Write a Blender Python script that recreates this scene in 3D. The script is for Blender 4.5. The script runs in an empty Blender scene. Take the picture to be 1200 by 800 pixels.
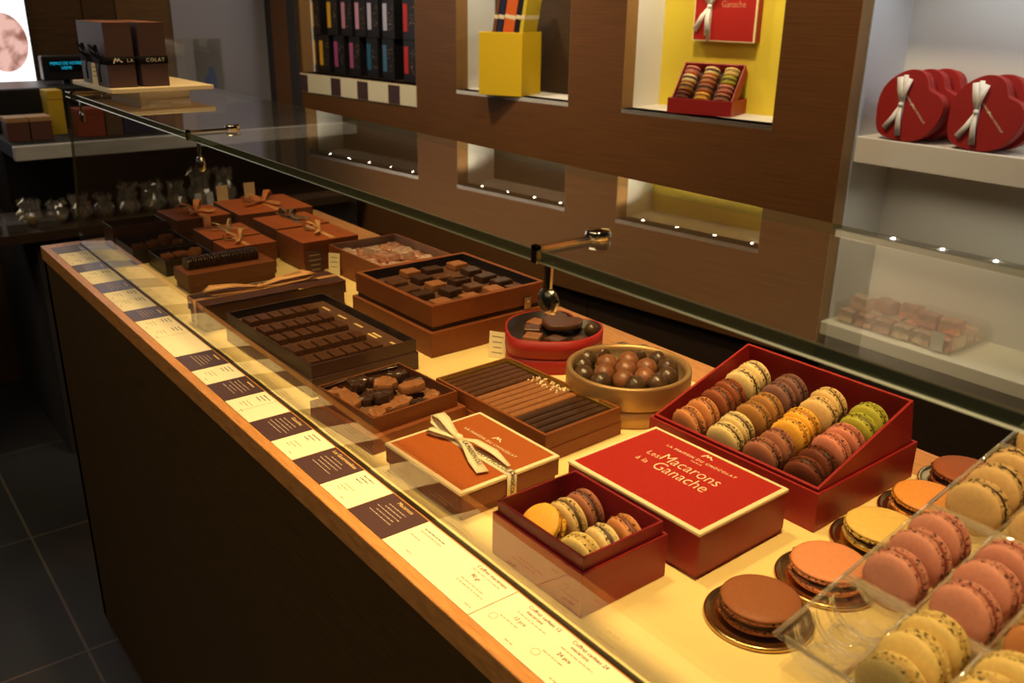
import bpy, math, random
from mathutils import Vector, Matrix, Euler
random.seed(7)
S = bpy.context.scene
COL = S.collection
ZC = 0.94            # height of the counter top above the floor
R = math.radians
PI = math.pi

# ------------------------------------------------------------------ materials
MATS = {}
def mat(name, col, rough=.5, metal=0., spec=.5, nscale=0, namt=.25, stretch=(1, 1, 1), bump=0., bscale=None,
        coat=0., sub=0., ncol=None, dots=None):
    if name in MATS: return MATS[name]
    m = bpy.data.materials.new(name); m.use_nodes = True
    nt = m.node_tree; b = nt.nodes['Principled BSDF']
    b.inputs['Base Color'].default_value = (*col, 1)
    b.inputs['Roughness'].default_value = rough
    b.inputs['Metallic'].default_value = metal
    b.inputs['Specular IOR Level'].default_value = spec
    if coat: b.inputs['Coat Weight'].default_value = coat; b.inputs['Coat Roughness'].default_value = .15
    if sub:
        b.inputs['Subsurface Weight'].default_value = sub
        b.inputs['Subsurface Radius'].default_value = (.004, .002, .001)
        b.inputs['Subsurface Scale'].default_value = 1
    tex = None
    def coords():
        nonlocal tex
        if tex is None:
            tc = nt.nodes.new('ShaderNodeTexCoord'); mp = nt.nodes.new('ShaderNodeMapping')
            mp.inputs['Scale'].default_value = stretch
            nt.links.new(tc.outputs['Object'], mp.inputs['Vector']); tex = mp
        return tex.outputs['Vector']
    if nscale:
        n = nt.nodes.new('ShaderNodeTexNoise'); n.inputs['Scale'].default_value = nscale
        n.inputs['Detail'].default_value = 5; n.inputs['Roughness'].default_value = .6
        nt.links.new(coords(), n.inputs['Vector'])
        r = nt.nodes.new('ShaderNodeValToRGB')
        c2 = ncol or tuple(c * (1 - namt) for c in col)
        c1 = tuple(min(1, c * (1 + namt * .6)) for c in col)
        r.color_ramp.elements[0].position = .3; r.color_ramp.elements[0].color = (*c2, 1)
        r.color_ramp.elements[1].position = .7; r.color_ramp.elements[1].color = (*c1, 1)
        nt.links.new(n.outputs['Fac'], r.inputs['Fac'])
        last = r.outputs['Color']
        if dots:
            v = nt.nodes.new('ShaderNodeTexNoise'); v.inputs['Scale'].default_value = dots[0]; v.inputs['Detail'].default_value = 2
            nt.links.new(coords(), v.inputs['Vector'])
            rr = nt.nodes.new('ShaderNodeValToRGB')
            rr.color_ramp.elements[0].position = dots[2]; rr.color_ramp.elements[0].color = (0, 0, 0, 1)
            rr.color_ramp.elements[1].position = min(1, dots[2] + .06); rr.color_ramp.elements[1].color = (1, 1, 1, 1)
            nt.links.new(v.outputs['Fac'], rr.inputs['Fac'])
            mx = nt.nodes.new('ShaderNodeMix'); mx.data_type = 'RGBA'
            nt.links.new(rr.outputs['Color'], mx.inputs[0]); nt.links.new(last, mx.inputs[6])
            mx.inputs[7].default_value = (*dots[1], 1); last = mx.outputs[2]
        nt.links.new(last, b.inputs['Base Color'])
    if bump:
        n2 = nt.nodes.new('ShaderNodeTexNoise'); n2.inputs['Scale'].default_value = bscale or nscale or 200
        n2.inputs['Detail'].default_value = 3
        nt.links.new(coords(), n2.inputs['Vector'])
        bp = nt.nodes.new('ShaderNodeBump'); bp.inputs['Strength'].default_value = bump; bp.inputs['Distance'].default_value = .002
        nt.links.new(n2.outputs['Fac'], bp.inputs['Height']); nt.links.new(bp.outputs['Normal'], b.inputs['Normal'])
    MATS[name] = m
    return m

def emit(name, col, strength):
    if name in MATS: return MATS[name]
    m = bpy.data.materials.new(name); m.use_nodes = True; nt = m.node_tree
    nt.nodes.remove(nt.nodes['Principled BSDF'])
    e = nt.nodes.new('ShaderNodeEmission'); e.inputs[0].default_value = (*col, 1); e.inputs[1].default_value = strength
    nt.links.new(e.outputs[0], nt.nodes['Material Output'].inputs[0])
    MATS[name] = m; return m

def clear(name, tint=(1, 1, 1), ior=1.5, rough=.0, haze=0., hazecol=(1, 1, 1), double=True, wavy=0):
    """A pane: what is not mirrored at its front face passes straight through."""
    if name in MATS: return MATS[name]
    m = bpy.data.materials.new(name); m.use_nodes = True; nt = m.node_tree; N = nt.nodes; K = nt.links
    N.remove(N['Principled BSDF'])
    t = N.new('ShaderNodeBsdfTransparent'); t.inputs[0].default_value = (*tint, 1)
    g = N.new('ShaderNodeBsdfGlossy'); g.inputs['Roughness'].default_value = rough; g.inputs[0].default_value = (1, 1, 1, 1)
    fr = N.new('ShaderNodeFresnel'); fr.inputs['IOR'].default_value = ior
    geo = N.new('ShaderNodeNewGeometry')
    if wavy:
        nz = N.new('ShaderNodeTexNoise'); nz.inputs['Scale'].default_value = 90; tcd = N.new('ShaderNodeTexCoord'); K.new(tcd.outputs['Object'], nz.inputs['Vector'])
        bp = N.new('ShaderNodeBump'); bp.inputs['Strength'].default_value = wavy; bp.inputs['Distance'].default_value = .004
        K.new(nz.outputs['Fac'], bp.inputs['Height']); K.new(bp.outputs['Normal'], g.inputs['Normal']); K.new(bp.outputs['Normal'], fr.inputs['Normal'])
    inv = N.new('ShaderNodeMath'); inv.operation = 'SUBTRACT'; inv.inputs[0].default_value = 1
    K.new(geo.outputs['Backfacing'], inv.inputs[1])
    # both faces of a pane: 2R/(1+R)
    a = N.new('ShaderNodeMath'); a.operation = 'MULTIPLY'; a.inputs[1].default_value = 2 if double else 1
    K.new(fr.outputs[0], a.inputs[0])
    b = N.new('ShaderNodeMath'); b.operation = 'ADD'; b.inputs[1].default_value = 1
    K.new(fr.outputs[0], b.inputs[0])
    d = N.new('ShaderNodeMath'); d.operation = 'DIVIDE'
    K.new(a.outputs[0], d.inputs[0]); K.new(b.outputs[0], d.inputs[1])
    f = N.new('ShaderNodeMath'); f.operation = 'MULTIPLY'; f.use_clamp = True
    K.new(d.outputs[0], f.inputs[0]); K.new(inv.outputs[0], f.inputs[1])
    base = t.outputs[0]
    if haze:
        df = N.new('ShaderNodeBsdfDiffuse'); df.inputs[0].default_value = (*hazecol, 1)
        mh = N.new('ShaderNodeMixShader'); mh.inputs[0].default_value = haze
        K.new(base, mh.inputs[1]); K.new(df.outputs[0], mh.inputs[2]); base = mh.outputs[0]
    mx = N.new('ShaderNodeMixShader')
    K.new(f.outputs[0], mx.inputs[0]); K.new(base, mx.inputs[1]); K.new(g.outputs[0], mx.inputs[2])
    K.new(mx.outputs[0], N['Material Output'].inputs[0])
    MATS[name] = m; return m

WOODWALL = mat('walnut veneer', (.150, .060, .016), .45, nscale=9, namt=.28, stretch=(.6, 6, 26), spec=.3)
WOODREV = mat('pale veneer edge', (.30, .165, .06), .5, nscale=20, namt=.25, stretch=(6, 6, 40), spec=.3)
WOODTOP = mat('oak worktop', (.56, .25, .07), .42, nscale=14, namt=.3, stretch=(30, 2.5, 10), spec=.4)
WOODFRONT = mat('wenge front', (.072, .040, .011), .55, nscale=16, namt=.45, stretch=(30, 1.2, 60), spec=.25)
WOODDARK = mat('dark veneer', (.045, .024, .011), .5, nscale=12, namt=.35, stretch=(2, 2, 30), spec=.3)
WOODFAR = mat('brown panel', (.085, .046, .020), .55, nscale=6, namt=.3, stretch=(2, 2, 25), spec=.2)
WOODFAR2 = mat('light brown panel', (.16, .085, .035), .55, nscale=6, namt=.2, stretch=(2, 2, 25), spec=.2)
BOARD = mat('cream board', (.90, .69, .28), .38, spec=.35, nscale=3, namt=.04)
CARD = mat('cream card', (.86, .77, .50), .6, spec=.3)
CARDDARK = mat('aubergine card', (.075, .036, .034), .38, spec=.5)
INKDARK = mat('dark ink', (.045, .025, .018), .7)
INKPALE = mat('pale ink', (.46, .36, .26), .7)
INKFAINT = mat('faint ink', (.30, .23, .13), .8)
GOLDINK = mat('gold foil print', (.90, .62, .24), .45, metal=.15)
CREAMINK = mat('cream print', (.90, .78, .52), .6)
BROWNLID = mat('tan brown paper', (.41, .095, .014), .5, spec=.35, nscale=350, namt=.12, bump=.08, bscale=700)
BROWNSIDE = mat('chestnut paper', (.22, .058, .012), .5, spec=.4, nscale=300, namt=.12)
BROWNDEEP = mat('cocoa paper', (.135, .042, .017), .48, spec=.4, nscale=300, namt=.15)
CHOCBOX = mat('dark brown box paper', (.062, .022, .018), .42, spec=.5)
BLACKBOX = mat('black brown box', (.022, .013, .011), .4, spec=.5)
BLUEBLACK = mat('near black lining', (.012, .012, .016), .35, spec=.5)
CREAMEDGE = mat('cream paper edge', (.86, .70, .40), .55)
REDLID = mat('red lid paper', (.40, .017, .010), .5, spec=.3, nscale=400, namt=.12, bump=.08, bscale=800)
REDSIDE = mat('red box paper', (.30, .014, .012), .42, spec=.45, nscale=200, namt=.08)
REDDEEP = mat('burgundy paper', (.25, .010, .016), .42, spec=.45)
HEARTRED = mat('scarlet paper', (.33, .012, .008), .55, spec=.45)
GOLDTIN = mat('brushed gold tin', (.45, .265, .105), .44, metal=.6, nscale=60, namt=.08, stretch=(1, 1, 12))
GOLDIN = mat('gold tin inside', (.30, .20, .09), .4, metal=.5)
GOLDFOIL = mat('gold foil', (.80, .55, .16), .22, metal=1.)
DOILY = mat('dark gold dish', (.74, .50, .20), .24, metal=1.)
CHROME = mat('polished steel', (.80, .74, .62), .08, metal=1.)
STEELDARK = mat('dark steel', (.06, .06, .06), .25, metal=.7)
DARKCHOC = mat('dark chocolate', (.048, .020, .010), .32, spec=.5, nscale=120, namt=.3, bump=.06, bscale=150)
DARKCHOC2 = mat('soft dark chocolate', (.090, .034, .013), .30, spec=.45, nscale=120, namt=.3, bump=.06, bscale=180)
MILKCHOC = mat('milk chocolate', (.30, .115, .040), .42, spec=.4, nscale=140, namt=.2, bump=.06, bscale=180)
MILKBALL = mat('milk truffle shell', (.22, .080, .030), .38, spec=.45, nscale=90, namt=.3, bump=.10, bscale=120)
DARKBALL = mat('dark truffle shell', (.075, .038, .016), .30, spec=.5, nscale=90, namt=.4, bump=.12, bscale=110)
COCOA = mat('cocoa powder', (.15, .052, .020), .95, spec=.1, nscale=400, namt=.3, bump=.5, bscale=500)
BROWNINS = mat('brown insert card', (.17, .075, .030), .6, nscale=30, namt=.1)
INSERTDARK = mat('dark insert', (.100, .042, .020), .5)
NUT = mat('chopped nut', (.80, .60, .34), .6)
RIBCREAM = mat('cream ribbon', (.86, .74, .45), .6)
RIBWHITE = mat('white ribbon', (.80, .76, .66), .6)
RIBORANGE = mat('orange ribbon', (.62, .22, .06), .55)
RIBPEACH = mat('peach ribbon', (.72, .36, .12), .55)
RIBBLACK = mat('black ribbon', (.006, .005, .005), .85, spec=.15)
CORD = mat('gold cord', (.55, .38, .16), .35, metal=.5)
CORDDARK = mat('bronze ribbon', (.16, .10, .05), .45)
WHITE = mat('white lacquer', (.72, .72, .68), .45, spec=.3)
SHELFWHITE = mat('shelf white', (.74, .71, .62), .5, spec=.3)
YELLOW = mat('yellow lacquer', (.74, .58, .05), .5, spec=.3)
YELLOWBOX = mat('yellow box card', (.80, .52, .015), .5, spec=.3)
BLACK = mat('black plastic', (.008, .008, .009), .4)
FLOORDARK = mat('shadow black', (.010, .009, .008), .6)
MARBLE = mat('pale marble', (.52, .50, .46), .35, nscale=9, namt=.2, stretch=(1, 1, 3))
GREYWALL = mat('grey wall panel', (.36, .34, .36), .5, spec=.4)
CEIL = mat('ceiling paint', (.30, .27, .22), .9)
GREYDARK = mat('dark plaster', (.035, .03, .028), .8)
PINKFOIL = mat('pink foil', (.92, .44, .28), .2, metal=.60, nscale=90, namt=.35, bump=.9, bscale=130)
PINKFOIL2 = mat('copper foil', (.62, .24, .17), .22, metal=.6, nscale=90, namt=.35, bump=.9, bscale=130)
PALEFOIL = mat('pale pink foil', (.95, .62, .42), .2, metal=.55, nscale=90, namt=.3, bump=.9, bscale=130)
MAUVECARD = mat('mauve grey lining', (.20, .12, .10), .45)
CELLO = clear('cellophane', (.90, .90, .88), 1.9, .10, haze=.16, hazecol=(.7, .65, .55))
GLASS = clear('clear pane', (.975, .985, .975), 1.5)
GLASSEDGE = clear('green pane edge', (.25, .32, .22), 1.7, .05, haze=.22, hazecol=(.20, .24, .14))
CHAMFER = mat('polished chamfer', (.34, .34, .24), .30, metal=.8)
GLASSDUST = clear('dusty clear pane', (.97, .98, .965), 1.5, 0, haze=.010, hazecol=(.8, .75, .6))
GASKET = mat('dark gasket', (.02, .016, .008), .4)
ACRYL = clear('clear acrylic', (.97, .97, .96), 1.5, .02, haze=.02)
PLASTIC = clear('thin clear plastic', (.955, .950, .935), 1.85, .03, haze=.05, hazecol=(.85, .75, .6), wavy=.55)
RIDGE = clear('pressed plastic ridge', (.93, .92, .90), 1.9, .05, haze=.22, hazecol=(.9, .82, .66))
PRINTGREY = mat('grey print', (.35, .33, .3), .7)

# floor with grout lines
def floor_mat():
    m = bpy.data.materials.new('slate tile floor'); m.use_nodes = True; nt = m.node_tree; b = nt.nodes['Principled BSDF']
    tc = nt.nodes.new('ShaderNodeTexCoord'); mp = nt.nodes.new('ShaderNodeMapping')
    mp.inputs['Location'].default_value = (TILE_OFF[0], TILE_OFF[1], 0)
    nt.links.new(tc.outputs['Object'], mp.inputs['Vector'])
    br = nt.nodes.new('ShaderNodeTexBrick'); br.offset = 0; br.squash = 1
    br.inputs['Scale'].default_value = 1
    br.inputs['Brick Width'].default_value = TILE; br.inputs['Row Height'].default_value = TILE
    br.inputs['Mortar Size'].default_value = .0035; br.inputs['Mortar Smooth'].default_value = .1
    br.inputs['Color1'].default_value = (.040, .034, .028, 1); br.inputs['Color2'].default_value = (.034, .030, .026, 1)
    br.inputs['Mortar'].default_value = (.15, .12, .085, 1)
    nt.links.new(mp.outputs[0], br.inputs['Vector'])
    n = nt.nodes.new('ShaderNodeTexNoise'); n.inputs['Scale'].default_value = 6; n.inputs['Detail'].default_value = 6
    nt.links.new(tc.outputs['Object'], n.inputs['Vector'])
    mx = nt.nodes.new('ShaderNodeMix'); mx.data_type = 'RGBA'; mx.blend_type = 'MULTIPLY'; mx.inputs[0].default_value = .5
    nt.links.new(br.outputs['Color'], mx.inputs[6]); nt.links.new(n.outputs['Color'], mx.inputs[7])
    nt.links.new(mx.outputs[2], b.inputs['Base Color']); b.inputs['Roughness'].default_value = .55
    return m
TILE = .592; TILE_OFF = (.292, .393)

# ------------------------------------------------------------------ mesh helper
class MB:
    def __init__(s): s.v, s.f, s.mi, s.sm = [], [], [], []
    def add(s, vs, fs, mi=0, smooth=False):
        o = len(s.v); s.v += [tuple(v) for v in vs]
        for f in fs: s.f.append([o + i for i in f]); s.mi.append(mi); s.sm.append(smooth)
    def box(s, x0, x1, y0, y1, z0, z1, mi=0, top=None):
        a = [(x0, y0, z0), (x1, y0, z0), (x1, y1, z0), (x0, y1, z0), (x0, y0, z1), (x1, y0, z1), (x1, y1, z1), (x0, y1, z1)]
        s.hexa(a[:4], a[4:], mi, top)
    def hexa(s, b, t, mi=0, top=None):
        s.add(b + t, [[3, 2, 1, 0], [0, 1, 5, 4], [1, 2, 6, 5], [2, 3, 7, 6], [3, 0, 4, 7]], mi)
        o = len(s.v); s.f.append([o - 4, o - 3, o - 2, o - 1]); s.mi.append(mi if top is None else top); s.sm.append(False)
    def openhex(s, ob, ot, it, ib, mi=0, mi_in=None, mi_floor=None):
        mi_in = mi if mi_in is None else mi_in; mi_floor = mi_in if mi_floor is None else mi_floor
        o = len(s.v); s.v += [tuple(p) for p in ob + ot + it + ib]
        def F(l, m): s.f.append([o + i for i in l]); s.mi.append(m); s.sm.append(False)
        F([3, 2, 1, 0], mi)
        for i in range(4):
            j = (i + 1) % 4
            F([i, j, 4 + j, 4 + i], mi); F([4 + i, 4 + j, 8 + j, 8 + i], mi); F([8 + i, 8 + j, 12 + j, 12 + i], mi_in)
        F([12, 13, 14, 15], mi_floor)
    def openbox(s, x0, x1, y0, y1, z0, z1, t=.003, fl=.003, mi=0, mi_in=None, mi_floor=None):
        q = lambda d, z: [(x0 + d, y0 + d, z), (x1 - d, y0 + d, z), (x1 - d, y1 - d, z), (x0 + d, y1 - d, z)]
        s.openhex(q(0, z0), q(0, z1), q(t, z1), q(t, z0 + fl), mi, mi_in, mi_floor)
    def prism(s, poly, z0, z1, mi=0, mi_top=None, smooth=False, axis='z'):
        n = len(poly)
        P = lambda x, y, z: (x, y, z) if axis == 'z' else ((z, x, y) if axis == 'x' else (x, z, y))
        vs = [P(x, y, z0) for x, y in poly] + [P(x, y, z1) for x, y in poly]
        o = len(s.v); s.v += vs
        fl = axis == 'y'
        def F(l, m, sm): s.f.append([o + i for i in (l[::-1] if fl else l)]); s.mi.append(m); s.sm.append(sm)
        F(list(range(n))[::-1], mi, False); F(list(range(n, 2 * n)), mi if mi_top is None else mi_top, False)
        for i in range(n): j = (i + 1) % n; F([i, j, n + j, n + i], mi, smooth)
    def openprism(s, poly, inner, z0, z1, fl, mi=0, mi_in=None, smooth=True):
        n = len(poly); mi_in = mi if mi_in is None else mi_in
        o = len(s.v)
        s.v += [(x, y, z0) for x, y in poly] + [(x, y, z1) for x, y in poly] + [(x, y, z1) for x, y in inner] + [(x, y, z0 + fl) for x, y in inner]
        def F(l, m, sm): s.f.append([o + i for i in l]); s.mi.append(m); s.sm.append(sm)
        F(list(range(n))[::-1], mi, False)
        for i in range(n):
            j = (i + 1) % n
            F([i, j, n + j, n + i], mi, smooth); F([n + i, n + j, 2 * n + j, 2 * n + i], mi, False)
            F([2 * n + i, 2 * n + j, 3 * n + j, 3 * n + i], mi_in, smooth)
        F(list(range(3 * n, 4 * n)), mi_in, False)
    def lathe(s, prof, n=32, cx=0, cy=0, mi=0, smooth=True, jit=None, mis=None):
        rings = []
        o = len(s.v)
        for k, (r, z) in enumerate(prof):
            if r < 1e-6: rings.append([len(s.v)]); s.v.append((cx, cy, z)); continue
            ring = []
            for i in range(n):
                a = 2 * PI * i / n; rr = r + (jit(k, i) if jit else 0)
                ring.append(len(s.v)); s.v.append((cx + rr * math.cos(a), cy + rr * math.sin(a), z))
            rings.append(ring)
        for k in range(len(rings) - 1):
            A, B = rings[k], rings[k + 1]; m = mis[k] if mis else mi
            for i in range(n):
                j = (i + 1) % n
                if len(A) == 1 and len(B) == 1: continue
                if len(A) == 1: f = [A[0], B[j], B[i]]
                elif len(B) == 1: f = [A[i], A[j], B[0]]
                else: f = [A[i], A[j], B[j], B[i]]
                s.f.append(f); s.mi.append(m); s.sm.append(smooth)
    def tube(s, path, r, n=8, mi=0, caps=True):
        path = [Vector(p) for p in path]; o = len(s.v); rings = []
        up0 = Vector((0, 0, 1))
        for i, p in enumerate(path):
            d = (path[min(i + 1, len(path) - 1)] - path[max(i - 1, 0)]).normalized()
            u = up0 if abs(d.dot(up0)) < .95 else Vector((1, 0, 0))
            a = d.cross(u).normalized(); b = a.cross(d).normalized()
            rr = r[i] if isinstance(r, (list, tuple)) else r
            ring = []
            for k in range(n):
                t = 2 * PI * k / n; ring.append(len(s.v)); s.v.append(tuple(p + a * math.cos(t) * rr - b * math.sin(t) * rr))
            rings.append(ring)
        for A, B in zip(rings, rings[1:]):
            for k in range(n):
                j = (k + 1) % n; s.f.append([A[k], B[k], B[j], A[j]][::-1]); s.mi.append(mi); s.sm.append(True)
        if caps:
            s.f.append(rings[0]); s.mi.append(mi); s.sm.append(False); s.f.append(rings[-1][::-1]); s.mi.append(mi); s.sm.append(False)
    def strip(s, path, wv, w, th=.0006, mi=0):
        """a ribbon along path; wv a width direction or one per point; w width or one per point"""
        path = [Vector(p) for p in path]; n = len(path); o = len(s.v)
        for i, p in enumerate(path):
            d = (path[min(i + 1, n - 1)] - path[max(i - 1, 0)]).normalized()
            a = Vector(wv[i] if isinstance(wv, list) else wv); a = (a - d * a.dot(d)).normalized()
            nn = d.cross(a).normalized(); ww = (w[i] if isinstance(w, list) else w) / 2
            for q in (p + a * ww + nn * th / 2, p - a * ww + nn * th / 2, p - a * ww - nn * th / 2, p + a * ww - nn * th / 2): s.v.append(tuple(q))
        for i in range(n - 1):
            A = o + 4 * i; B = A + 4
            for k in range(4):
                j = (k + 1) % 4; s.f.append([A + k, A + j, B + j, B + k]); s.mi.append(mi); s.sm.append(k in (0, 2))
        s.f.append([o + 3, o + 2, o + 1, o]); s.mi.append(mi); s.sm.append(False)
        e = o + 4 * (n - 1); s.f.append([e, e + 1, e + 2, e + 3]); s.mi.append(mi); s.sm.append(False)
    def xf(s, M, start=0):
        for i in range(start, len(s.v)): s.v[i] = tuple(M @ Vector(s.v[i]))
        return s
    def mesh(s, name, mats):
        me = bpy.data.meshes.new(name); me.from_pydata(s.v, [], s.f); me.update()
        for m in (mats if isinstance(mats, (list, tuple)) else [mats]): me.materials.append(m)
        me.polygons.foreach_set('material_index', s.mi); me.polygons.foreach_set('use_smooth', s.sm)
        return me
    def build(s, name, mats, parent=None, bevel=0, seg=2, loc=None, sub=0, fix=False):
        me = s.mesh(name, mats)
        if fix:
            import bmesh
            bm = bmesh.new(); bm.from_mesh(me); bmesh.ops.recalc_face_normals(bm, faces=bm.faces); bm.to_mesh(me); bm.free()
        o = bpy.data.objects.new(name, me); COL.objects.link(o)
        if parent: o.parent = parent
        if loc is not None: o.location = loc
        if bevel:
            b = o.modifiers.new('bevel', 'BEVEL'); b.width = bevel; b.segments = seg; b.limit_method = 'ANGLE'; b.angle_limit = R(40)
        if sub:
            b = o.modifiers.new('sub', 'SUBSURF'); b.levels = sub; b.render_levels = sub
        return o

LABELS = {}
def tag(o, label, cat, group=None, kind=None):
    o['label'] = label; o['category'] = cat
    if group: o['group'] = group
    if kind: o['kind'] = kind
    return o
def thing(name, label, cat, loc=(0, 0, 0), rz=0, group=None, rot=None, counter=True):
    o = bpy.data.objects.new(name, None); COL.objects.link(o); o.empty_display_size = .02
    o.location = (loc[0], loc[1], loc[2] + (ZC if counter else 0))
    o.rotation_euler = rot if rot is not None else (0, 0, R(rz))
    return tag(o, label, cat, group)
def struct(o): o['kind'] = 'structure'; return o
def solo(o, label, cat, loc, rz=0, group=None, rot=None, counter=True):
    """a thing that is one mesh"""
    o.location = (loc[0], loc[1], loc[2] + (ZC if counter else 0)); o.rotation_euler = rot if rot is not None else (0, 0, R(rz))
    return tag(o, label, cat, group)
def clone_mesh(me, name):
    o = bpy.data.objects.new(name, me); COL.objects.link(o); return o
def dup(root, loc, rot, label, group=None):
    r = root.copy(); COL.objects.link(r); r.location = loc; r.rotation_euler = rot
    r['label'] = label
    if group: r['group'] = group
    for ch in list(root.children):
        c = ch.copy(); COL.objects.link(c); c.parent = r
        for g in list(ch.children):
            d = g.copy(); COL.objects.link(d); d.parent = c
    return r
def text(body, size, loc, parent, m, rot=(0, 0, -PI / 2), align='CENTER', name='lettering', shear=0, ext=.00012, space=1, sx=1, thin=0):
    c = bpy.data.curves.new(name, 'FONT'); c.body = body; c.size = size; c.align_x = align; c.align_y = 'CENTER'; c.extrude = ext
    c.space_character = space; c.space_line = .9; c.resolution_u = 3; c.offset = thin
    c.materials.append(m)
    o = bpy.data.objects.new(name, c); COL.objects.link(o); o.location = loc; o.rotation_euler = rot; o.scale = (sx, 1, 1)
    if parent: o.parent = parent
    return o
ORD = ['first', 'second', 'third', 'fourth', 'fifth', 'sixth', 'seventh', 'eighth', 'ninth', 'tenth', 'eleventh', 'twelfth',
       'thirteenth', 'fourteenth', 'fifteenth', 'sixteenth', 'seventeenth', 'eighteenth', 'nineteenth', 'twentieth',
       'twenty-first', 'twenty-second', 'twenty-third', 'twenty-fourth', 'twenty-fifth', 'twenty-sixth', 'twenty-seventh', 'twenty-eighth']

def logo(mb, cx, cy, z, s, mi=0, th=.0002, ang=-PI / 2):
    """the wave-topped letter mark: two peaks with a swept right foot"""
    outline = [(-.55, -.30), (-.42, .10), (-.22, .42), (-.05, .10), (.14, .34), (.34, .05), (.60, -.12), (.62, -.22), (.36, -.14), (.16, .12), (-.04, -.14), (-.22, .18), (-.40, -.28)]
    c, sn = math.cos(ang), math.sin(ang)
    n = len(outline)
    pts = [(cx + (x * c - y * sn) * s, cy + (x * sn + y * c) * s) for x, y in outline]
    # strips between the upper and lower outline
    up = pts[:7]; lo = [pts[12], pts[11], pts[11], pts[10], pts[9], pts[8], pts[7]]
    lo = [pts[12], pts[12], pts[11], pts[10], pts[9], pts[8], pts[7]]
    for i in range(6):
        q = [up[i], up[i + 1], lo[i + 1], lo[i]]
        a = [(x, y, z) for x, y in q]; b = [(x, y, z + th) for x, y in q]
        mb.add(a + b, [[4, 5, 6, 7][::-1], [0, 1, 2, 3], [0, 1, 5, 4], [1, 2, 6, 5], [2, 3, 7, 6], [3, 0, 4, 7]], mi)

def dashes(mb, x, y0, y1, z, h, mi=0, rnd=random):
    """one illegible printed line running towards -y at height x"""
    y = y0
    while y > y1 + .001:
        L = min(rnd.uniform(.002, .006), y - y1)
        mb.box(x - h / 2, x + h / 2, y - L, y, z, z + .00012, mi); y -= L + .0012

# ------------------------------------------------------------------ camera
cam = bpy.data.cameras.new('camera'); co = bpy.data.objects.new('camera', cam); COL.objects.link(co); S.camera = co
cam.sensor_width = 36; cam.sensor_fit = 'HORIZONTAL'; cam.lens = 32.1; cam.clip_start = .02; cam.clip_end = 40
A = [[0.7907674201196772, -0.20455030648257017, 0.5769281232486043], [-0.6119527828363653, -0.2859914469336617, 0.7373755378771519], [0.014166116479068841, -0.9361453222650195, -0.3513278479500654]]
co.matrix_world = Matrix(((A[0][0], -A[0][1], -A[0][2], 0), (A[1][0], -A[1][1], -A[1][2], 0), (A[2][0], -A[2][1], -A[2][2], ZC + .5), (0, 0, 0, 1)))
cam.dof.use_dof = True; cam.dof.focus_distance = 1.1; cam.dof.aperture_fstop = 9.0

# ------------------------------------------------------------------ the room
def slab(name, x0, x1, y0, y1, z0, z1, m):
    b = MB(); b.box(x0, x1, y0, y1, z0, z1); return struct(b.build(name, m))
slab('floor', -2.6, 2.6, -2.2, 4.2, -.05, 0, floor_mat())
slab('ceiling', -2.6, 2.6, -2.2, 4.2, 2.75, 2.8, CEIL)
slab('wall_left', -2.65, -2.6, -2.2, 4.2, 0, 2.75, GREYDARK)
slab('wall_front', -2.6, 2.6, -2.25, -2.2, 0, 2.75, GREYDARK)
# far wall: brown panels, a lighter panel, a grey panel
YF = 3.82
slab('wall_back', -2.6, .940, YF, YF + .05, 0, 2.75, WOODFAR)
slab('wall_back_middle', .944, 1.059, YF, YF + .05, 0, 2.75, WOODFAR)
slab('wall_back_light', 1.061, 1.262, YF - .01, YF + .05, 0, 2.75, WOODFAR2)
slab('wall_back_grey', 1.264, 2.6, YF - .02, YF + .05, 0, 2.75, GREYWALL)

# niche wall in its own frame: local x runs along the wall (away from the camera), local -y is depth into it
WANG = math.atan2(.991, -.131)
W0 = (1.896, 1.636, 0)
def wallobj(o):
    o.location = W0; o.rotation_euler = (0, 0, WANG); return struct(o)
def wpt(u, off, z=0):
    """a point on the niche wall: u along, off into the wall, z above the counter"""
    c, s = math.cos(WANG), math.sin(WANG)
    return (W0[0] + u * c + off * s, W0[1] + u * s - off * c, z)
NB, NT = ZC + .215, ZC + .726
REV = .05
NICHES = [(-.212, .262), (.462, .955), (1.162, 1.862)]
b = MB()
b.box(-.40, 2.07, -REV, 0, ZC - .355, NB)
b.box(-.40, 2.07, -REV, 0, NT, 2.75)
us = [-.40] + [q for n in NICHES for q in n] + [2.07]
for i in range(0, len(us), 2): b.box(us[i], us[i + 1], -REV, 0, NB, NT)
wallobj(b.build('wall_right', WOODWALL))
# pale veneer reveals on the edges of the openings
b = MB(); e = .0015
for u0, u1 in NICHES:
    b.box(u1 - e, u1, -REV, -.0005, NB, NT); b.box(u0, u0 + e, -REV, -.0005, NB, NT)
b.box(-.4015, -.400, -REV, -.0005, ZC - .30, 2.75)
wallobj(b.build('trim_1', WOODREV))
# niche liners behind the veneer
def liner(name, u0, u1, mats, depth=.176):
    b = MB(); t = .012
    b.box(u0 - t, u0, -depth, -REV, NB - t, NT + t, 0); b.box(u1, u1 + t, -depth, -REV, NB - t, NT + t, 0)
    b.box(u0, u1, -depth, -.0, NB - t, NB, 2); b.box(u0, u1, -depth, -.0, NT, NT + t, 0)
    b.box(u0 - t, u1 + t, -depth - t, -depth, NB - t, NT + t, 1)
    return wallobj(b.build(name, mats))
liner('trim_2', *NICHES[0], [WHITE, YELLOW, SHELFWHITE])
liner('trim_3', *NICHES[1], [WHITE, WOODDARK, SHELFWHITE])
liner('trim_4', *NICHES[2], [WHITE, WOODDARK, WOODDARK])
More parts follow.
